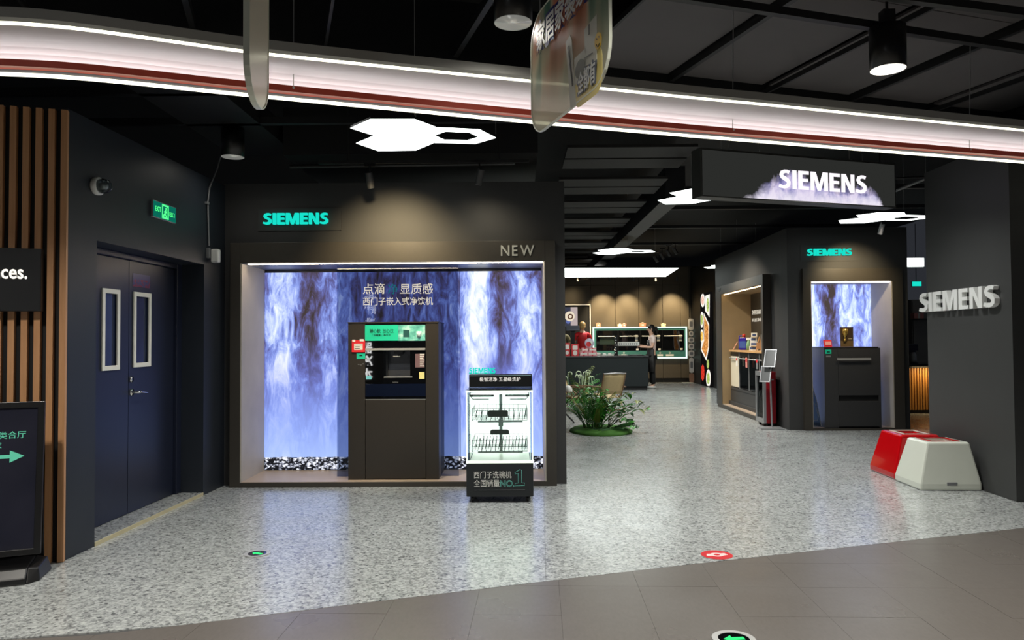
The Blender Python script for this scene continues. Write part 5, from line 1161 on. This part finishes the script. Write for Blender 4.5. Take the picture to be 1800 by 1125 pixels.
hm = on_y(1007, 580, KY+.75).z-kT
G().box(-.1, .1, -.06, .1, 0, .02).box(-.06, .06, .01, .06, .02, hm).build('stand', 'black', mo); G().box(-.19, .19, -.015, .015, -.09, .09).build('screen_back', mat('monitor_grey', (92, 94, 104), .4), mo, (0, 0, hm+.05), (-.7, 0, 0), bevel=.01)
G().box(-.03, .03, -.0, .012, .12, .3).build('paper_slip', 'paper', mo)
# ---- cut-out board stand and food light box
q = on_y(1216, 673, 23.2)
cu = thing('cutout_stand', 'tall narrow stand of stacked white cut-out boards beside the oven wall', 'photo prop stand', (q.x, 23.2, 0))
G().tube([(0, .02, 0), (0, .02, 2.0)], .012, 6).build('pole', 'silver', cu); G().box(-.28, .05, -.12, .16, 0, .012).build('base', 'white', cu)
grw = mat('board_white', (206, 204, 204), .5, vary=.1); grb = mat('board_brown', (150, 112, 92), .5, vary=.2, scale=30)
def bz(y): return on_y(1216, y, 23.2).z
for y0, y1, w_, m in ((580, 560, .085, grw), (591, 582, .065, grw), (602, 593, .09, grw), (614, 604, .08, grw), (627, 616, .09, grw), (655, 629, .07, grw), (672, 656, .075, grb)):
    z0, z1 = bz(y0), bz(y1)
    c_ = G().prism(rrect(-w_, w_, max(z0, .02), z1, min(w_*.7, (z1-z0)*.3)), -.008, .008, 'y').build('cutout_board', m, cu)
    if m is grw: G().prism(rrect(-w_*.55, w_*.55, z0+(z1-z0)*.3, z0+(z1-z0)*.75, .02), -.011, -.008, 'y').build('printed_patch', mat('patch_grey', (120, 122, 130), .5), c_)
fb_ = thing('food_light_box', 'tall glowing light box picturing dishes of food on the dark right wall', 'light box', (5.515, 0, 0))
def fx(x, y): q = on_plane(x, y, Vector((5.5, 0, 0)), (1, 0, 0)); return q.y, q.z
ya, zb_ = fx(1252.5, 682); yb, zt_ = fx(1233.5, 517)
G().box(-.06, 0, ya, yb, .02, zt_).build('light_box', emis('box_dark', (24, 22, 22), .6), fb_)
def food(name, c1, c2, s, kind=None, es=1.15):
    k = NT(name); o = k.n('TexCoord').outputs['Object']; f = k.noise(o, s, 4, .6); k.out_emission(k.ramp(f, [(.35, c1), (.62, c2)]), es); return k.m
fw = food('plate_white', (226, 220, 206), (255, 250, 240), 5); fg = food('salad_green', (90, 130, 40), (206, 220, 130), 16); ff = food('fries_orange', (140, 66, 22), (238, 170, 92), 20); fr_ = food('berries_red', (150, 16, 16), (236, 70, 50), 22); fy = food('soup_yellow', (214, 140, 30), (250, 214, 110), 14); fp2 = food('ham_pink', (206, 130, 110), (244, 214, 196), 14)
def disc(x, y, rx, ry, m, d, name):
    pts = [fx(x+rx*math.cos(t*.314), y+ry*math.sin(t*.314)) for t in range(20)]
    pts = [(min(max(a, ya+.01), yb-.01), min(max(b, .03), zt_-.01)) for a, b in pts]
    G().prism(pts, -.06-d, -.06-d+.002, 'x').build(name, m, fb_)
def fpoly(pp, m, d, name): G().prism([fx(*p) for p in pp], -.06-d, -.06-d+.002, 'x').build(name, m, fb_)
disc(1238, 528, 3.6, 12, fw, .002, 'printed_plate'); disc(1238, 528, 2.4, 8, fp2, .004, 'printed_food')
fpoly([(1242.5, 520), (1250.5, 517), (1250, 558), (1242, 546)], fw, .002, 'printed_plate'); disc(1247, 536, 2, 12, fg, .004, 'printed_food')
disc(1236.5, 562, 2.8, 14, fw, .002, 'printed_plate'); disc(1236.5, 562, 1.9, 9, fg, .004, 'printed_food')
disc(1236.5, 591, 2.8, 12, fw, .002, 'printed_plate'); disc(1236.5, 591, 2, 8.5, fy, .004, 'printed_food')
fpoly([(1240, 550), (1249.5, 570), (1249, 612), (1244.5, 634), (1235, 615), (1235.5, 604), (1240, 596)], fw, .006, 'printed_tray'); fpoly([(1240.6, 555), (1248.5, 573), (1248, 610), (1244, 628), (1236.5, 613), (1241, 598)], ff, .008, 'printed_food')
disc(1238, 655, 3, 14, fr_, .002, 'printed_food'); disc(1247, 640, 2, 8, fg, .002, 'printed_food')
disc(1248, 665, 4, 16, fw, .002, 'printed_plate'); disc(1248, 665, 2.6, 10, fg, .004, 'printed_food')
# ================================================================== PEOPLE
def skin_mesh(nodes, edges, sub=1):
    me = bpy.data.meshes.new('s'); names = list(nodes); me.from_pydata([nodes[n][0] for n in names], [(names.index(a), names.index(b)) for a, b in edges], [])
    o = bpy.data.objects.new('s', me); COL.objects.link(o); o.modifiers.new('skin', 'SKIN'); 
    for i, n in enumerate(names):
        r = nodes[n][1]; sv = me.skin_vertices[0].data[i]; sv.radius = r if isinstance(r, tuple) else (r, r); sv.use_root = (i == 0)
    m = o.modifiers.new('sub', 'SUBSURF'); m.levels = sub; m.render_levels = sub
    dg = bpy.context.evaluated_depsgraph_get(); r = bpy.data.meshes.new_from_object(o.evaluated_get(dg)); bpy.data.objects.remove(o)
    r.polygons.foreach_set('use_smooth', [True]*len(r.polygons)); return r
def person(lb, loc, rz, arms, shirt, legs, hair, sleeves='short', tall=1.0, bob=False, tilt=0.0, shoe='white'):
    """faces local -Y; arms = ((elbow, wrist), (elbow, wrist)) for +x and -x sides"""
    t = thing('person', lb, 'person', loc, rz)
    N = {'pelvis': ((0, 0, .93), (.14, .1)), 'waist': ((0, 0, 1.08), (.12, .09)), 'chest': ((0, .005, 1.28), (.15, .1)), 'neckbase': ((0, .005, 1.42), (.075, .06)), 'neck': ((0, -.01, 1.49), .048), 'jaw': ((0, -.03-tilt*.3, 1.55), (.06, .07)), 'head': ((0, -.02-tilt*.6, 1.62), (.078, .095)), 'crown': ((0, -.01-tilt, 1.69), (.06, .075))}
    E = [('pelvis', 'waist'), ('waist', 'chest'), ('chest', 'neckbase'), ('neckbase', 'neck'), ('neck', 'jaw'), ('jaw', 'head'), ('head', 'crown')]
    for s, (el, wr) in zip((1, -1), arms):
        k = str(s); N['sh'+k] = ((s*.175, .01, 1.38), .055); N['el'+k] = (el, .04); N['wr'+k] = (wr, .028)
        d = (Vector(wr)-Vector(el)).normalized(); pm = Vector(wr)+d*.06; N['palm'+k] = (tuple(pm), (.036, .018))
        E += [('neckbase', 'sh'+k), ('sh'+k, 'el'+k), ('el'+k, 'wr'+k), ('wr'+k, 'palm'+k)]
        sd = d.cross(Vector((0, 0, 1))).normalized(); dn = Vector((0, 0, -1))
        for f, (off, ln) in enumerate(((-.03, .065), (-.01, .075), (.01, .07), (.03, .055))):
            a = pm+sd*off+d*.03; b = a+d*ln*.5+dn*.008; c = b+d*ln*.4+dn*.02
            N['f%d%s' % (f, k)] = (tuple(a), .0095); N['g%d%s' % (f, k)] = (tuple(b), .0085); N['h%d%s' % (f, k)] = (tuple(c), .0075)
            E += [('palm'+k, 'f%d%s' % (f, k)), ('f%d%s' % (f, k), 'g%d%s' % (f, k)), ('g%d%s' % (f, k), 'h%d%s' % (f, k))]
        a = pm-sd*s*.035-d*.01; b = a-sd*s*.02+d*.035; N['t'+k] = (tuple(a), .011); N['u'+k] = (tuple(b), .009); E += [('palm'+k, 't'+k), ('t'+k, 'u'+k)]
        N['hip'+k] = ((s*.085, 0, .88), .085); N['kn'+k] = ((s*.09, -.005, .48), .058); N['an'+k] = ((s*.09, .02, .09), .036); N['toe'+k] = ((s*.1, -.11, .03), (.03, .024))
        E += [('pelvis', 'hip'+k), ('hip'+k, 'kn'+k), ('kn'+k, 'an'+k), ('an'+k, 'toe'+k)]
    me = skin_mesh(N, E); me.materials.append(M['skin']); put('body', me, t)
    # face
    hy = -.02-tilt*.6
    G().ell((0, hy-.098, 1.6), (.012, .018, .022), 8, 6).build('nose', 'skin', t)
    for s in (1, -1):
        G().ell((s*.03, hy-.084, 1.625), (.011, .007, .006), 8, 6).build('eye', 'black', t); G().ell((s*.082, hy+.01, 1.61), (.01, .02, .032), 8, 6).build('ear', 'skin', t)
    G().ell((0, hy-.086, 1.565), (.022, .008, .006), 8, 6).build('mouth', mat('lip', (176, 90, 84), .5), t)
    # hair
    hm_ = mat('hair_'+lb[:8].strip().replace(' ', '_'), hair, .45)
    G().ell((0, hy+.022, 1.655), (.09, .1, .088), 16, 10).ell((0, hy+.06, 1.6), (.075, .06, .08), 12, 8).build('hair', hm_, t)
    if bob: G().ell((0, hy+.14, 1.64), (.04, .05, .045), 12, 8).tube([(0, hy+.14, 1.64), (0, hy+.18, 1.56), (0, hy+.165, 1.45)], [.03, .032, .008], 8).build('ponytail', hm_, t)
    # clothes
    T = {'a': ((0, 0, .9), (.155, .115)), 'b': ((0, 0, 1.08), (.138, .105)), 'c': ((0, .005, 1.28), (.17, .12)), 'd': ((0, .006, 1.425), (.085, .07))}
    TE = [('a', 'b'), ('b', 'c'), ('c', 'd')]
    if sleeves:
        for s, (el, wr) in zip((1, -1), arms):
            f_ = .65 if sleeves == 'short' else 1; e_ = Vector((s*.175, .01, 1.38)).lerp(Vector(el), f_)
            T['s%d' % s] = ((s*.175, .01, 1.385), .068); T['e%d' % s] = (tuple(e_), .056); TE += [('d', 's%d' % s), ('s%d' % s, 'e%d' % s)]
            if sleeves == 'long': T['w%d' % s] = (wr, .04); TE.append(('e%d' % s, 'w%d' % s))
    me = skin_mesh(T, TE); me.materials.append(shirt); put('shirt', me, t)
    Lg = {'p': ((0, 0, .95), (.15, .112))}; LE = []
    for s in (1, -1):
        Lg['h%d' % s] = ((s*.085, 0, .86), .1); Lg['k%d' % s] = ((s*.09, -.005, .48), .075); Lg['a%d' % s] = ((s*.09, .015, .1), .07); LE += [('p', 'h%d' % s), ('h%d' % s, 'k%d' % s), ('k%d' % s, 'a%d' % s)]
    me = skin_mesh(Lg, LE); me.materials.append(legs); put('trousers', me, t)
    for s in (1, -1): G().ell((s*.1, -.04, .035), (.05, .13, .036), 12, 8).build('shoe', shoe, t)
    t.scale = (tall,)*3
    return t
wo = person('woman in pale shirt and dark apron standing at the right end of the far counter', (on_y(1147, 680, 20.86).x, 20.86, 0), -math.pi/2, (((.2, -.02, 1.12), (.1, -.27, 1.13)), ((-.2, .0, 1.12), (-.1, -.26, 1.16))), mat('pale_shirt', (244, 220, 210), .6), 'blackmatte' and M['blackmatte'], (22, 18, 18), 'short', 1.03, True, .02)
apm = mat('apron_grey', (44, 42, 42), .6)
vs = []; fs = []
prof = [(1.32, .09, .135), (1.2, .12, .135), (1.06, .155, .13), (1.0, .175, .14), (.8, .19, .15), (.45, .2, .16)]
for z, hw_, dp in prof:
    wide = 1.15 if z <= 1.06 else .62
    vs += [(hw_*1.02*math.sin(a*wide), -dp*math.cos(a*wide), z) for a in [(-1.5+3*i/12) for i in range(13)]]
fs = [(i*13+j, i*13+j+1, (i+1)*13+j+1, (i+1)*13+j) for i in range(len(prof)-1) for j in range(12)]
ao = G().add(vs, fs, 0, True).build('apron', apm, wo); md_ = ao.modifiers.new('solid', 'SOLIDIFY'); md_.thickness = .008
G().box(.02, .08, -.142, -.136, 1.2, 1.24).build('name_badge', 'paper', ao)
t = thing('printed_strip', 'long white printed strip held out by the woman over the far counter', 'card', (on_y(1105, 604, 20.75).x, 20.75, on_y(1105, 606, 20.75).z))
G().box(-.31, .3, -.01, .01, -.03, .08).build('strip_card', 'paper', t)
for k_ in range(9): G().box(-.27+k_*.06, -.235+k_*.06, -.012, -.01, .005, .045).build('printed_mark', 'grey', t)
t['category'] = 'card'
person('man with fair hair in a bright red vest, back turned, behind the far counter', (on_y(1024, 600, 21.9).x, 21.9, 0), math.pi, (((.25, -.03, 1.12), (.2, -.25, 1.05)), ((-.25, -.03, 1.12), (-.2, -.25, 1.05))), mat('vest_red', (206, 26, 34), .6), M['blackmatte'], (196, 160, 100), 'short', 1.1, False, 0, 'black')
person('person in an olive beige top, half hidden by the main display wall', (on_y(987, 600, 21.7).x, 21.7, 0), math.pi, (((.26, -.03, 1.12), (.2, -.25, 1.0)), ((-.26, -.03, 1.12), (-.2, -.25, 1.0))), mat('olive_top', (150, 140, 100), .7), M['blackmatte'], (60, 44, 34), 'short', 1.06, False, 0, 'black')
# ================================================================== PLANTS AND CAMP FURNITURE
grass = mat('grass_green', (74, 128, 44), .9, vary=.35, scale=60, bump=.8, bscale=300)
leafA = mat('leaf_green', (66, 146, 54), .4, vary=.3, scale=10); leafB = mat('leaf_dark', (50, 92, 46), .4, vary=.3, scale=8); leafC = mat('leaf_yellow', (120, 130, 56), .5, vary=.3, scale=8); stemM = mat('stem_green', (80, 96, 54), .6)
def leaf_mesh(name, L, Wd, m):
    g = G(); n = 4; vs = []
    for i in range(n+1):
        u = i/n; wd = Wd*math.sin(math.pi*min(1, u*.92+.06))*.5; z = -.25*L*u*u
        vs += [(-wd, u*L, z+wd*.5), (0, u*L, z), (wd, u*L, z+wd*.5)]
    for i in range(n):
        for j in range(2): g.add([], []); 
    g.add(vs, [(i*3+j, i*3+j+1, i*3+j+4, i*3+j+3) for i in range(n) for j in range(2)], 0, True); me = g.mesh(name); me.materials.append(m); return me
LEAF = [leaf_mesh('leaf', .13, .058, leafB), leaf_mesh('leaf', .12, .055, leafA), leaf_mesh('leaf', .1, .05, leafC)]
def frond(L, n, m, parent, loc, az, el, name='frond', droop=.5, ll=.16):
    """arched stem with paired narrow leaflets"""
    g = G(); pts = []
    for i in range(9):
        u = i/8; pts.append(Vector((0, L*u*math.cos(el-droop*u*.8), L*u*math.sin(el-droop*u*.8))))
    g.tube(pts, [.004*(1-.7*i/8)+.001 for i in range(9)], 4)
    for i in range(n):
        u = .25+.75*i/n; k = min(7, int(u*8)); p = pts[k].lerp(pts[k+1], u*8-k); d = (pts[k+1]-pts[k]).normalized()
        for s in (1, -1):
            sd = Vector((s, .0, 0)); q = p+(sd*.75+d*.7).normalized()*ll*(1.1-.6*u)+Vector((0, 0, -.25*ll)); w_ = d*.01
            mid = p.lerp(q, .5)+Vector((0, 0, .12*ll))
            g.add([p, mid-w_, q, mid+w_], [(0, 1, 2, 3)], 0)
    o = g.build(name, m, parent, loc, (0, 0, az)); return o
def plant_disc(name, lb, c, rx, ry, seed):
    random.seed(seed)
    t = thing(name, lb, 'plant', (c.x, c.y, 0))
    G().lathe([(1, 0), (1.0, .02), (.9, .045), (.5, .06), (.0001, .065)], (0, 0, 0), 40).build('grass_mat', grass, t).scale = (rx, ry, 1)
    return t
c1 = on_z(1056, 758)
p1 = plant_disc('potted_shrubs', 'island of palm fronds and leafy shrubs on a round artificial grass mat', c1, .47, .62, 3)
for i in range(54):
    a = random.uniform(0, 2*math.pi); r = random.uniform(0, .17)
    frond(random.uniform(.4, .72), 15, random.choice([leafA, leafA, leafB, leafC]), p1, (-.12+r*math.cos(a)*.9, r*math.sin(a), .05), a-math.pi/2+random.uniform(-.4, .4), random.uniform(1.1, 1.5), 'frond', random.uniform(.2, .8), .085)
for i in range(9):
    frond(random.uniform(.3, .38), 12, leafB, p1, (.15, -.15, .05), random.uniform(-2.4, 2.4)+math.pi, random.uniform(.15, .6), 'frond', .3, .15)
def branch(parent, pts, nl, sc=1.0):
    pts = [Vector(p) for p in pts]; G().tube(pts, [.006-.004*i/(len(pts)-1) for i in range(len(pts))], 5).build('branch', stemM, parent)
    for i in range(nl):
        u = .3+.7*i/max(1, nl-1); k = min(len(pts)-2, int(u*(len(pts)-1))); p = pts[k].lerp(pts[k+1], min(1, u*(len(pts)-1)-k))
        o = put('leaf', random.choice(LEAF), parent, p, (random.uniform(-.6, .9), random.uniform(-.5, .5), random.uniform(0, 6.28))); o.scale = (sc*random.uniform(.8, 1.2),)*3
for e in ((.7, -.1, .32), (.66, .0, .44), (.46, -.1, .56), (.35, -.3, .3), (.45, -.25, .2), (.5, -.45, .12), (.32, .05, .45), (.55, -.2, .34), (.25, -.35, .4)):
    branch(p1, [(.1, -.05, .05), (e[0]*.5, e[1]*.5, e[2]*.75), (e[0]*.8, e[1]*.85, e[2]*1.05), e], 9)
for i in range(18):
    a = random.uniform(-1, 5.2); branch(p1, [(-.05, 0, .05), (.1*math.cos(a)-.05, .1*math.sin(a), .3), (.22*math.cos(a)-.1, .2*math.sin(a), random.uniform(.4, .66))], 10, .8)
c2 = on_z(1016, 705)
p2 = plant_disc('potted_ferns', 'clump of ferns and pale curling leaves behind the camp chairs', c2, .55, .6, 5)
for i in range(44):
    a = random.uniform(0, 2*math.pi); r = random.uniform(0, .35)
    frond(random.uniform(.5, .85), 10, random.choice([leafA, leafC, leafC, leafB]), p2, (r*math.cos(a), r*math.sin(a), .05), a-math.pi/2+random.uniform(-.5, .5), random.uniform(.8, 1.5), 'frond', random.uniform(.4, 1.1), .15)
pale = mat('pale_leaf', (214, 226, 196), .5)
for i in range(11):
    x = random.uniform(-.3, .35); y = random.uniform(-.3, .1); h_ = random.uniform(.5, .66); s = random.choice((-1, 1)); r_ = random.uniform(.03, .055)
    G().tube([(x, y, .1), (x+.02*s, y, h_*.6), (x+.04*s, y, h_)]+[(x+.04*s+r_*s*(1-math.cos(t)), y, h_+r_*math.sin(t)) for t in (.6, 1.2, 1.8, 2.4, 3.0, 3.6)], .011, 5).build('curled_leaf', pale, p2)
canvas = mat('canvas_khaki', (176, 158, 118), .8, vary=.1, scale=40); cw_ = wood('chair_wood', (104, 76, 50), (140, 104, 70), (3, 3, 30))
def camp_chair(lb, c, rz):
    t = thing('camp_chair', lb, 'chair', (c.x, c.y, 0), rz, 'folding camp chairs')     # faces local -Y
    for s in (1, -1):
        G().tube([(s*.25, -.22, .0), (s*.25, .16, .46)], .012, 6).build('leg', cw_, t); G().tube([(s*.25, .2, .0), (s*.25, -.2, .46)], .012, 6).build('leg', cw_, t)
        G().box(s*.25-.025, s*.25+.025, -.26, .24, .46, .482).build('armrest', cw_, t, bevel=.004)
        G().tube([(s*.23, .1, .26), (s*.23, .3, .74)], .012, 6).build('back_post', cw_, t)
    g = G(); vs = []
    for i in range(7):
        u = i/6; vs += [(-.23, -.22+.36*u, .33-.07*u-.03*math.sin(math.pi*u)), (.23, -.22+.36*u, .33-.07*u-.03*math.sin(math.pi*u))]
    o = g.add(vs, [(2*i, 2*i+1, 2*i+3, 2*i+2) for i in range(6)], 0, True).build('seat', canvas, t); o.modifiers.new('s', 'SOLIDIFY').thickness = .006
    vs = []
    for i in range(6):
        u = i/5
        for x in (-.23, -.1, .1, .23): vs.append((x, .13+.165*u+.02*(1-(x/.23)**2), .33+.39*u))
    o = G().add(vs, [(4*i+j, 4*i+j+1, 4*i+j+5, 4*i+j+4) for i in range(5) for j in range(3)], 0, True).build('backrest', canvas, t); o.modifiers.new('s', 'SOLIDIFY').thickness = .006
    G().tube([(-.23, .3, .73), (0, .325, .745), (.23, .3, .73)], .012, 6).build('top_rail', 'silver', t)
    G().tube([(-.25, .17, .03), (.25, .17, .03)], .01, 6).tube([(-.25, -.2, .03), (.25, -.2, .03)], .01, 6).build('stretcher', cw_, t)
    return t
camp_chair('khaki folding camp chair seen from behind its backrest, right of the ferns', on_z(1069, 722), .35+math.pi)
camp_chair('khaki folding camp chair facing right among the ferns by the display wall', on_z(1010, 722), 1.25)
ct2 = on_z(992, 742)
t = thing('folding_table', 'low folding camp table with crossed black legs beside the display wall edge', 'table', (ct2.x, ct2.y, 0))
G().box(-.3, .12, -.2, .2, .42, .445).build('table_top', cw_, t, bevel=.003)
for y in (-.15, .15):
    G().tube([(-.25, y, .42), (.16, y, 0)], .011, 6).build('leg', 'black', t); G().tube([(.1, y, .42), (-.26, y, 0)], .011, 6).build('leg', 'black', t)
lm = thing('table_lamp', 'small white mushroom lamp on the folding camp table', 'lamp', (on_y(998, 690, ct2.y).x, ct2.y, .446))
G().lathe([(.05, 0), (.052, .012), (.015, .02), (.014, .06)], (0, 0, 0), 14).build('base', 'white', lm); G().lathe([(.075, .06), (.08, .08), (.07, .13), (.04, .165), (.0001, .175)], (0, 0, 0), 18).build('lamp_shade', mat('lamp_white', (226, 226, 220), .4), lm)
# ---- lit pillar sign behind the viewer, seen mirrored in the tinted glass
t = thing('pillar_sign', 'black pillar with a column of white characters, seen mirrored in the tinted glass', 'sign', (-3.35, -2.0, 0))
G().box(-.32, .32, -.3, 0, 0, 3.0).build('pillar_body', 'black', t)
pe = emis('pillar_glow', (255, 255, 255), 14)
for i, ch in enumerate('长曜净水器净水'): text('character', ch, .26, .24, pe, t, (.13, .004, 2.25-.285*i), (math.pi/2, 0, math.pi), depth=.002, offset=.02)
